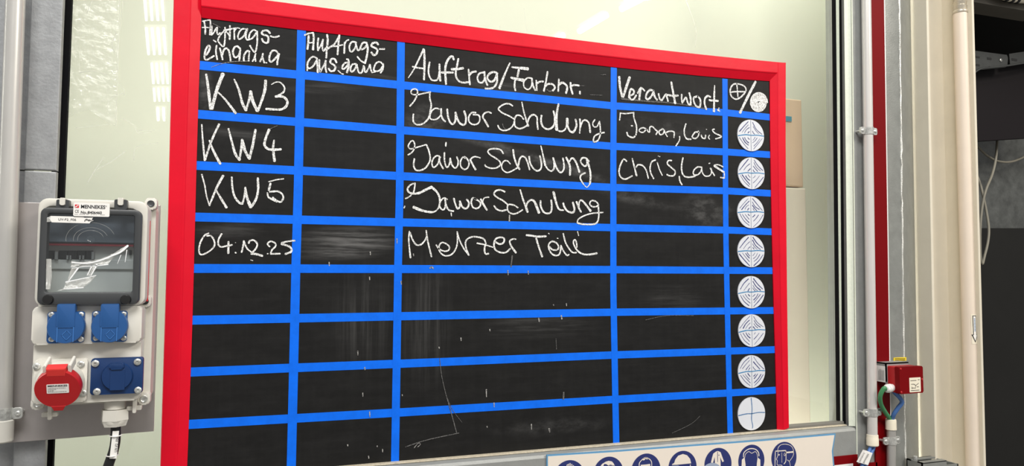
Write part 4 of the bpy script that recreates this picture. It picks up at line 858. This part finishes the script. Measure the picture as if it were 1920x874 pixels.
write(NAME, 900, 260, 8, [(((345, 225), (310, 172), (230, 152), (145, 162), (117, 200), (160, 250), (240, 300), (298, 350), (298, 400), (240, 440), (160, 445), (90, 420), (70, 395)), 25), (((450, 380), (410, 337), (360, 337), (322, 400), (340, 470), (400, 508), (470, 490), (555, 440)), 23), (((495, 170), (510, 280), (545, 380), (590, 460)), 33), (((575, 400), (590, 312), (630, 267), (680, 292), (715, 370), (740, 465)), 28),
    (((735, 270), (750, 370), (800, 450), (860, 485), (910, 450), (918, 370), (895, 260)), 29), (((910, 110), (945, 260), (975, 400)), (18, 38)), (((975, 400), (1020, 465), (1070, 488), (1105, 450), (1108, 380), (1095, 290)), 28), (((1095, 290), (1130, 400), (1170, 480), (1215, 508), (1253, 460), (1255, 380), (1240, 295)), 30),
    (((1290, 285), (1335, 380), (1350, 460), (1345, 545)), 35), (((1335, 350), (1370, 297), (1410, 312), (1455, 400), (1485, 500)), (24, 40)), (((1630, 345), (1590, 297), (1530, 292), (1507, 350), (1560, 413), (1600, 390), (1600, 320)), 29), (((1600, 320), (1640, 450), (1655, 560), (1645, 680)), 35), (((1645, 680), (1600, 730), (1550, 685)), 15), (((1545, 680), (1502, 600), (1512, 550), (1575, 515)), 27)], lab='chalk writing in the KW4 row, second word')
write(NAME, 750, 330, 8, [(((80, 340), (125, 320), (165, 290)), 22), (((200, 250), (215, 190), (225, 110)), 24), (((225, 110), (160, 132), (112, 190), (127, 240), (190, 265), (290, 255), (380, 210), (475, 167)), (24, 44)), (((475, 170), (550, 240), (590, 320), (595, 400), (575, 480), (530, 530)), (40, 22)), (((530, 530), (470, 545), (330, 520), (205, 470)), (22, 54)),
    (((705, 352), (660, 332), (612, 370), (592, 440), (620, 500), (660, 500), (680, 430), (675, 345)), 25), (((675, 345), (690, 440), (730, 510), (800, 530)), 29), (((765, 555), (770, 600)), 20), (((805, 340), (830, 430), (860, 490), (890, 470), (900, 380)), 30), (((895, 380), (930, 460), (980, 490), (1020, 460), (1030, 400), (1000, 355)), 32), (((1140, 350), (1090, 332), (1067, 390), (1090, 470), (1150, 488), (1200, 450), (1195, 390), (1110, 337)), 28), (((1210, 350), (1250, 430), (1300, 510)), 33), (((1235, 400), (1260, 332), (1330, 320)), 20), (((60, 480), (70, 455)), 20)], lab='chalk writing in the KW5 row, first word')
write(NAME, 910, 340, 8, [(((290, 160), (230, 132), (160, 142), (127, 190), (170, 240), (260, 290), (325, 345)), 27), (((130, 370), (170, 420), (240, 445), (310, 430)), 28), (((485, 395), (420, 357), (350, 350), (327, 390), (345, 455), (410, 490), (480, 475), (555, 430)), 25), (((520, 130), (565, 280), (600, 370), (630, 460)), (26, 40)), (((610, 390), (630, 322), (680, 282), (730, 302), (770, 390), (800, 470)), (24, 50)),
    (((825, 295), (830, 380), (870, 460), (930, 483), (980, 460), (993, 380), (985, 285)), 31), (((1020, 165), (1045, 270), (1075, 370), (1110, 425), (1170, 435)), (46, 24)), (((1165, 330), (1190, 400), (1240, 455), (1310, 468), (1333, 420), (1310, 320)), 34), (((1365, 310), (1400, 400), (1430, 460)), 35), (((1400, 380), (1410, 302), (1450, 292), (1510, 360), (1575, 445)), (22, 42)),
    (((1690, 340), (1650, 302), (1590, 292), (1562, 340), (1600, 380), (1660, 380), (1695, 350)), 25), (((1690, 350), (1695, 430), (1698, 530), (1670, 620), (1590, 648), (1450, 643), (1375, 625)), 27), (((1375, 625), (1392, 570), (1480, 517), (1600, 482), (1760, 468)), (22, 25))], lab='chalk writing in the KW5 row, second word')
write('chalk_drip', 910, 340, 8, [(((360, 510), (358, 600)), 24)], M_semi)
write(NAME, 750, 420, 8, [(((140, 110), (130, 250), (155, 505)), (20, 28)), (((150, 130), (185, 230), (240, 310), (310, 310), (370, 250), (400, 190)), 27), (((390, 100), (415, 260), (470, 490)), 26), (((540, 315), (590, 380), (670, 410), (730, 390), (735, 340), (680, 292), (620, 282), (582, 340), (592, 410), (650, 470), (730, 475), (800, 430), (850, 330), (860, 200), (855, 120)), 25), (((855, 120), (890, 240), (950, 360), (1030, 470)), 25),
    (((1030, 470), (992, 370), (982, 270), (1030, 212), (1110, 192), (1200, 205), (1260, 232), (1285, 290)), 27), (((1285, 290), (1265, 380), (1280, 448), (1325, 445)), 29), (((1155, 290), (1260, 310), (1390, 350)), (28, 20)), (((1430, 270), (1490, 303), (1550, 280), (1558, 220), (1500, 202), (1430, 230), (1407, 310), (1430, 390), (1510, 430), (1590, 425), (1650, 370)), 29), (((1735, 230), (1690, 227), (1642, 260), (1670, 340), (1735, 430)), (22, 34))], lab='chalk writing in the date row, first word')
write(NAME, 930, 420, 8, [(((455, 170), (520, 175), (620, 190), (745, 185)), 33), (((600, 215), (640, 350), (690, 490)), 33), (((800, 340), (840, 385), (910, 390), (935, 350), (910, 292), (840, 262), (787, 310), (797, 390), (850, 460), (920, 473), (958, 430), (970, 325)), 27), (((970, 325), (1010, 410), (1060, 470), (1090, 460)), 27), (((1005, 145), (1040, 280), (1100, 380), (1150, 430), (1200, 430)), 27),
    (((1210, 350), (1205, 290), (1187, 240), (1160, 255), (1165, 310), (1210, 390), (1280, 445), (1380, 460), (1510, 440)), (24, 32)), (((1220, 115), (1235, 175)), 17), (((785, 140), (795, 150)), 18), (((915, 215), (930, 218)), 14)], lab='chalk writing in the date row, second word')
write(NAME, 1140, 195, 8, [(((170, 245), (178, 190), (180, 135)), 20), (((180, 138), (260, 146), (385, 130)), 22), (((380, 130), (385, 210), (420, 320), (425, 400), (415, 465)), 27), (((280, 430), (300, 480), (370, 505), (400, 485)), 28), (((345, 330), (365, 330)), 22), (((575, 380), (520, 357), (467, 385), (477, 420), (530, 425), (572, 380), (600, 420), (620, 420)), 23), (((620, 420), (625, 352), (660, 340), (710, 390), (738, 415), (715, 460)), 24),
    (((810, 380), (762, 410), (777, 460), (820, 450), (840, 400), (810, 372)), 24), (((840, 390), (850, 430), (885, 490)), 22), (((870, 430), (910, 412), (960, 412), (988, 430), (985, 505)), 24), (((1070, 490), (1065, 550), (1015, 630)), 22), (((1165, 300), (1140, 390), (1145, 470), (1180, 525), (1240, 530)), 26), (((1365, 432), (1310, 422), (1267, 470), (1262, 505), (1310, 518), (1355, 470), (1350, 410)), 24), (((1395, 470), (1410, 508), (1450, 518), (1460, 470)), 26), (((1520, 470), (1502, 500), (1520, 530)), 20), (((1470, 383), (1475, 384)), 15), (((1590, 380), (1562, 395), (1600, 440), (1698, 490), (1610, 525)), 24)], lab='chalk writing with two names in the KW3 row')
write(NAME, 1140, 270, 8, [(((275, 260), (230, 232), (182, 320), (162, 420), (190, 500), (260, 528), (360, 480)), 27), (((360, 220), (390, 340), (425, 475)), (20, 36)), (((420, 350), (450, 312), (520, 330), (570, 400), (600, 515)), 26), (((710, 240), (650, 272), (627, 360), (640, 440), (680, 520)), 26), (((735, 280), (770, 390), (810, 470)), 22), (((750, 183), (754, 184)), 15), (((771, 191), (775, 191)), 15), (((950, 250), (900, 252), (887, 300), (940, 350), (1003, 410), (988, 470), (930, 480), (880, 460)), 25),
    (((1065, 490), (1075, 560), (1105, 610)), 28), (((1120, 210), (1100, 320), (1107, 430), (1150, 490), (1220, 500), (1300, 485)), 27), (((1405, 352), (1340, 347), (1282, 400), (1282, 460), (1340, 463), (1390, 410), (1402, 350)), 24), (((1400, 350), (1412, 430), (1450, 480), (1510, 480), (1545, 440), (1545, 370)), 22), (((1530, 365), (1560, 420), (1592, 475)), 25), (((1510, 295), (1525, 290)), 20), (((1720, 345), (1650, 312), (1592, 320)), 22), (((1590, 330), (1650, 370), (1735, 425)), 38), (((1740, 440), (1742, 500)), 20), (((1685, 505), (1740, 512)), 24)], lab='chalk writing with two names in the KW4 row')
# splashes and drips of liquid chalk, long scratch
dr = [(692.7, 522, 5), (670.6, 662, 7), (683.7, 691, 4), (680, 740, 6), (693, 777, 9), (651.7, 834.8, 2), (707, 837, 1.5), (691, 857, 4), (717, 845, 5), (694, 475, 5), (617, 495, 6), (952, 511, 8), (990, 511, 6), (1061.6, 571.5, 4), (918, 619, 2.5), (864, 636, 4.5), (823, 652, 2), (911.5, 737, 13), (926, 759, 7), (913, 800, 1.5), (754, 741, 1.5), (752, 530, 5), (1030, 807, 6), (996, 800, 9), (744, 452, 8), (775, 478, 3), (1029, 806, 5), (1037.5, 572, 1)]
for u, v, h in dr: write('chalk_splash', 0, 0, 1, [(((u, v-h/2), (u+.4, v+h/2+.5)), (2.4 if h < 10 else 2.8, 1.6))], M_semi)
for st_ in [(((806, 503), (809, 500.5), (812, 503.5)), 3), (((783, 838), (788, 833), (784, 831), (776, 840)), 1.2), (((1009.8, 597), (1010.5, 603)), 3), (((1052, 592), (1053, 598)), 3)]: write('chalk_splash', 0, 0, 1, [st_], M_semi)
for st_ in [(((824, 672), (828, 705), (836, 740), (846, 775), (856, 812)), (1.2, 2)), (((838, 745), (848, 768), (866, 792)), 1), (((760, 838), (800, 825), (860, 812)), 2), (((1056.6, 736), (1056, 748)), 4), (((1260, 812), (1295, 795), (1312, 780)), 1), (((1210, 600), (1250, 592), (1300, 592)), 1), (((1042, 635), (1043, 655)), 1.2), (((500, 250), (505, 243), (520, 236)), 1.4), (((960, 480), (958, 500)), 3)]: write('chalk_smear', 0, 0, 1, [st_], M_faint)

# ------------------------------------------------------------------ eight round magnets
rows = [(1408, 254, 'beside the KW3 row, nearest below the chalk symbols'), (1409, 325, 'beside the KW4 row'), (1408, 398, 'beside the KW5 row'), (1408.5, 471, 'beside the row dated 04.12.25'),
        (1409, 548, 'in the first row without writing'), (1410, 620, 'in the second row without writing'), (1409.5, 697, 'second from the bottom of board'), (1409.5, 776, 'lowest on the board')]
for k, (u, v, wh) in enumerate(rows):
    cx, cz = W(u, v, -.003); r = .0388
    kind_ = 'white round magnet with blue pen cross only, ' if k == 7 else 'white round magnet with hatched pen cross, '
    t = thing('magnet', kind_+wh, 'magnet', (cx, 0, cz), 'round magnets in the last column')
    MB().prism(circ(cx, cz, r, 56), -.003, -.0002, .0008).build('disc', M_disc, t, smooth=False)
    yy = -.0033
    rnd = random.Random(k+3)
    b = MB(); wv = rnd.uniform(-.04, .04)
    b.ribbon([(cx-r*.97, cz-r*.06+wv*r), (cx-r*.4, cz+r*.02), (cx, cz+r*.01), (cx+r*.5, cz+r*.05), (cx+r*.97, cz+r*.02)], (.0012, .0011) if k < 7 else (.0010, .0009), yy)
    if k == 7: b.ribbon([(cx-.001, cz+r*.95), (cx+.001, cz+r*.3), (cx-.001, cz-r*.3), (cx+.002, cz-r*.7), (cx+.001, cz-r*.88)], (.0011, .0009), yy)
    b.build('pen_cross', M_pent if k < 7 else MATS.get('blue_ink'), t)
    if k < 7:
        b = MB(); b.ribbon([(cx, cz+r*.97), (cx-.0003, cz), (cx, cz-r*.97)], (.0005, .0005), yy-.0001); b.build('pen_line', M_penk, t)
        b = MB()
        for qx, qz in ((-1, 1), (1, 1), (-1, -1), (1, -1)):
            n = rnd.choice((3, 4, 4))
            for i in range(n):
                s_ = .30+.64*i/(n-1)+rnd.uniform(-.04, .04)
                g0, g1 = rnd.uniform(.10, .2)*(.6+s_*.6), rnd.uniform(.10, .2)*(.6+s_*.6)
                p0, p1 = (s_*.97-g0*.25, g0), (g1, s_*.97-g1*.25)
                bow = rnd.uniform(.0, .07)*(-1.2 if (qx > 0 and qz > 0) else 1)
                mx_, mz_ = (p0[0]+p1[0])/2+bow*s_, (p0[1]+p1[1])/2+bow*s_
                def lim(a, c):
                    l_ = math.hypot(a, c); f = min(1, .95/l_) if l_ else 1; return cx+qx*a*f*r, cz+qz*c*f*r
                w_ = rnd.choice((.0006, .0008, .0011))
                b.ribbon([lim(*p0), lim(mx_, mz_), lim(*p1)], (w_, w_*.7) if rnd.random() < .5 else (w_*.6, w_), yy-.0002)
        b.build('pen_hatching', M_pen, t)

# ------------------------------------------------------------------ safety poster on the panel below the sill
QY = -.0335
ps = thing('safety_poster', 'cream safety poster with navy round mandatory signs below the board', 'poster', tuple(P3(1300, 874, QY)))
out = [W(u, v, QY) for u, v in ((1025, 853), (1160, 844.5), (1300, 834), (1430, 824.5), (1567, 813))]
ob = out[::-1]
low = [W(1568, 813.5, QY), W(1562, 845, QY), W(1565, 880, QY)]
zl = out[0][1]-.30
MB().prism(out+[low[1], low[2], (low[2][0]+.004, zl), (out[0][0], zl)], QY, -.0305).build('edge_film', M_bedge, ps, label='blue edge film of the poster')
inn = [W(u, v, QY-.0006) for u, v in ((1027.5, 856), (1160, 847.5), (1300, 837), (1430, 827.5), (1564.5, 816))]
MB().prism(inn+[W(1559.5, 846, QY-.0006), W(1562.5, 880, QY-.0006), (low[2][0]+.001, zl+.003), (inn[0][0], zl+.003)], QY-.0006, QY).build('sheet', M_paper, ps)
CYP = QY-.0010; IYP = QY-.0014
def q5(x, y): return W(1020+x/8, 800+y/8, IYP)
def q6(x, y): return W(1230+x/10.105, 800+y/10.105, IYP)
def q7(x, y): return W(1400+x/8, 790+y/8, IYP)
RR_ = (W(1469.5, 829, CYP)[1]-W(1469.5, 888, CYP)[1])/2
tops = ((1067, 863), (1140.6, 856.5), (1211, 850.6), (1279.5, 845.5), (1346, 840), (1408.5, 834), (1469.5, 828.7))
sg = []
for u, v in tops:
    x, z = W(u, v, CYP); b = MB(); b.poly([(a, CYP, c) for a, c in circ(x, z-RR_, RR_, 48)]); sg.append(b.build('round_sign', M_navy, ps))
def fill(k, f, pts, m_=None, y=IYP, name='pictogram'):
    b = MB(); b.poly([(p[0], y, p[1]) for p in [f(*t) for t in pts]]); return b.build(name, m_ or M_paper, sg[k])
def lines(k, f, strokes, m_=None, y=IYP, name='pictogram'):
    b = MB()
    for pts, w in strokes: b.ribbon([f(*t) for t in pts], (w, w), y)
    return b.build(name, m_ or M_paper, sg[k])
lines(0, q5, [(((330, 640), (345, 585), (352, 572)), .0010), (((365, 640), (368, 580), (370, 562)), .0010), (((393, 640), (392, 575), (391, 553)), .0011), (((420, 640), (418, 580), (416, 565)), .0010), (((450, 640), (445, 600), (440, 585)), .0009)])
fill(1, q5, ((845, 600), (870, 562), (925, 528), (970, 514), (1020, 524), (1045, 555), (1062, 588), (1030, 582), (1000, 572), (960, 585), (940, 566), (905, 560), (885, 600)))
fill(1, q5, ((870, 640), (885, 600), (935, 590), (940, 640))) ; fill(1, q5, ((970, 640), (965, 590), (1040, 590), (1050, 640)))
lines(2, q5, [(((1435, 640), (1430, 552), (1480, 490), (1530, 466), (1590, 495), (1615, 545), (1612, 640)), .0009)])
fill(2, q5, ((1480, 508), (1495, 476), (1530, 463), (1575, 483), (1545, 492), (1520, 485), (1505, 505)))
fill(2, q5, ((1450, 575), (1520, 570), (1592, 560), (1600, 660), (1450, 660)))
fill(3, q6, ((345, 690), (365, 625), (420, 552), (510, 520), (590, 545), (645, 612), (667, 697), (520, 712), (390, 725), (300, 727), (310, 710)))
fill(3, q6, ((300, 742), (430, 740), (430, 790), (300, 790)), M_greyc); lines(3, q6, [(((650, 722), (655, 790)), .0008)])
fill(4, q6, ((1135, 475), (1165, 464), (1190, 468), (1225, 487), (1250, 560), (1287, 658), (1258, 674), (1215, 575), (1222, 640), (1225, 760), (1118, 760), (1112, 575), (1080, 692), (1040, 682), (1065, 580), (1085, 512)))
lines(4, q6, [(((1165, 476), (1166, 668)), .0006)], M_navy, IYP-.0003, 'zip_line'); lines(4, q6, [(((1185, 541), (1198, 541)), .0008)], M_navy, IYP-.0003, 'badge')
f1 = lambda u, v: W(u, v, IYP)
lines(5, f1, [(((1394, 857), (1395, 849), (1402, 843), (1409.5, 841.3), (1417, 843), (1422, 848.5), (1423, 855)), .0011), (((1396.5, 858), (1398, 851.5), (1404, 847), (1409.5, 850), (1416, 847), (1419.5, 851.5), (1420.5, 858)), .0006)])
fill(5, f1, ((1391, 862), (1396, 857.5), (1398, 872), (1398, 884), (1390, 884))); fill(5, f1, ((1420.5, 858), (1425.5, 862), (1426, 884), (1418.5, 884), (1419, 870)))
lines(6, q7, [(((466, 440), (476, 392), (520, 352), (600, 346), (670, 376), (700, 430), (702, 500), (672, 560), (640, 597), (610, 580)), .0006), (((638, 600), (650, 640), (656, 690)), .0006), (((430, 450), (585, 440)), .0011), (((588, 442), (588, 590), (560, 640)), .0010), (((430, 452), (424, 690)), .0010), (((470, 452), (466, 520), (446, 570), (460, 592), (460, 655), (520, 660), (545, 690)), .0006), (((590, 470), (640, 466), (700, 460)), .0018), (((478, 505), (492, 503)), .0012), (((526, 470), (528, 620)), .0004), (((572, 475), (560, 500), (570, 520), (582, 500)), .0005)])
b = MB(); x, z = W(1334, 868, IYP-.0008); b.poly([(a, IYP-.0008, c) for a, c in circ(x, z-.032, .032, 40)]); b.build('grey_circle', M_greyc, ps, label='pale grey-blue circle overlapping the coat sign')
# red bordered sign at the right under the poster
sgn = thing('bordered_sign', 'white sign with red border peeking out right of poster', 'sign', tuple(P3(1590, 874, -.032)))
x0, z1 = W(1545, 857.5, -.0325); x1, _ = W(1608.5, 853, -.0325); z1 = W(1590, 854, -.0325)[1]
MB().box(x0, x1-.0008, -.0325, -.0302, z1-.3, z1).build('red_border', M_redp, sgn)
xi, zi = W(1599.5, 869, -.0328); MB().box(x0, xi, -.0328, -.0325, z1-.28, zi).build('white_field', M_label, sgn)

# ------------------------------------------------------------------ film on the glass, tan blocks standing in for a reflection
f = MB(); fp = [W(u, v, GY-.0008) for u, v in ((124, -60), (223, -60), (222, 60), (221, 150), (219, 238), (205, 232), (190, 222), (165, 205), (140, 215), (120, 225))]
f.poly([(x, GY-.0008, z) for x, z in fp]); film = f.build('protective_film', M_film, win, label='frosted protective film on the upper left glass')
b = MB()
def z1_(x, y): return W(x/2.429, y/2.428, GY-.0012)
for s, w in ((((545, 0), (540, 200), (533, 420), (528, 570)), .0005), (((530, 150), (510, 200), (520, 240)), .0005), (((360, 332), (430, 325), (500, 350), (560, 400), (566, 435)), .0006), (((560, 425), (510, 445), (490, 480), (500, 520)), .0006), (((345, 582), (500, 566)), .0004), (((560, 540), (610, 570), (630, 605), (690, 600)), .0006), (((630, 595), (705, 592)), .0005), (((570, 690), (500, 740), (440, 770)), .0006), (((470, 720), (430, 780), (400, 830)), .0008), (((610, 730), (622, 670), (720, 650)), .0005), (((420, 0), (395, 60)), .0006), (((560, 0), (550, 100), (530, 260)), .0004)):
    b.ribbon([z1_(*p) for p in s], (w, w*.7), GY-.0012)
b.build('film_crease', M_crease, win, label='creases in the film on the glass')
def f4(x, y): return W(760+x/2.595, y/2.595, GY-.0012)
b = MB()
for s, w in ((((268, 75), (255, 112)), .0005), (((458, 125), (456, 150)), .0005), (((1365, 0), (1395, 80), (1415, 150), (1410, 230)), .0006), (((578, 40), (590, 160)), .0003)): b.ribbon([f4(*p) for p in s], (w, w), GY-.0012)
b.build('film_crease', M_crease, win)
cb = thing('reflection_block', 'tan blocks standing in for a reflection in glass beside the red frame', 'reflection_block', (1.5, .3, 0))  # solid blocks added behind the pane to imitate a tan reflection
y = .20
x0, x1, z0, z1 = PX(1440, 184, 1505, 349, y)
MB().box(x0-.12, x1, y, y+.19, z0, z1, .004).build('upper_block', M_tan, cb)
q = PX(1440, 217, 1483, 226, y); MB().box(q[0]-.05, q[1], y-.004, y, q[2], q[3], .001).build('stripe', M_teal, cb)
MB().box(x0-.12, x1+.004, y-.004, y+.19, .001, z0-.004, .004).build('lower_block', M_tanl, cb)

# ------------------------------------------------------------------ hall lamps whose reflections stand in the glass
def refl(u, v, zc):
    x, z = W(u, v, GY); d = Vector((x, GY, z))-CP; d.y = -d.y; t = (zc-z)/d.z; return Vector((x, GY, z))+d*t
ZC = ZO+3.5
def lamp(c00, c10, c01, c11, n, label, group):
    """tubes side by side between two ends; each corner is a point of the ceiling plane"""
    mid = (c00+c10+c01+c11)/4
    t = thing('ceiling_lamp', label, 'ceiling lamp', tuple(mid), group)
    wv = ((c10-c00)+(c11-c01))/2; x_ = wv.normalized(); lv = ((c01-c00)+(c11-c10))/2
    for i in range(n):
        s = (i+.5)/n; a = c00.lerp(c10, s); e_ = c01.lerp(c11, s); b = MB(); b.tube([a, e_], wv.length/n*.22 if n > 1 else .05, 12, 0); b.build('tube', M_tube, t, smooth=True)
    up_ = Vector((0, 0, .06)); b = MB(); b.poly([c00+up_, c10+up_, c11+up_, c01+up_]); b.build('tray', M_galvr, t)
for i, (ua, ub, va, vb, du, pos) in enumerate(((266, 309, -1, 37, 3, 'nearest'), (269, 312, 53, 101, 4, 'second'), (280, 316, 119, 156, 3, 'third'), (284, 318, 166, 189, 2, 'fourth'), (290, 312, 203, 225, 1, 'farthest'))):
    lamp(refl(ua, va, ZC), refl(ub, va, ZC), refl(ua+du, vb, ZC), refl(ub+du, vb, ZC), 4 if i < 4 else 2, 'four tube ceiling lamp mirrored in the left glass, %s of its row' % pos, 'hall ceiling lamps')
for k, (u0, v0, u1, v1, lab) in enumerate(((1087, 58, 1137, 28, 'single tube lamp mirrored above the board, middle of the diagonal row'), (1166, 16, 1212, -8, 'single tube lamp mirrored at the top edge of the glass'), (1040, 76, 1056, 66, 'twin lamp mirrored just above the red frame'))):
    a, e_ = refl(u0, v0, ZC), refl(u1, v1, ZC); w_ = (e_-a).cross(Vector((0, 0, 1))).normalized()*.08
    lamp(a-w_, a+w_, e_-w_, e_+w_, 1, lab, 'hall ceiling lamps')
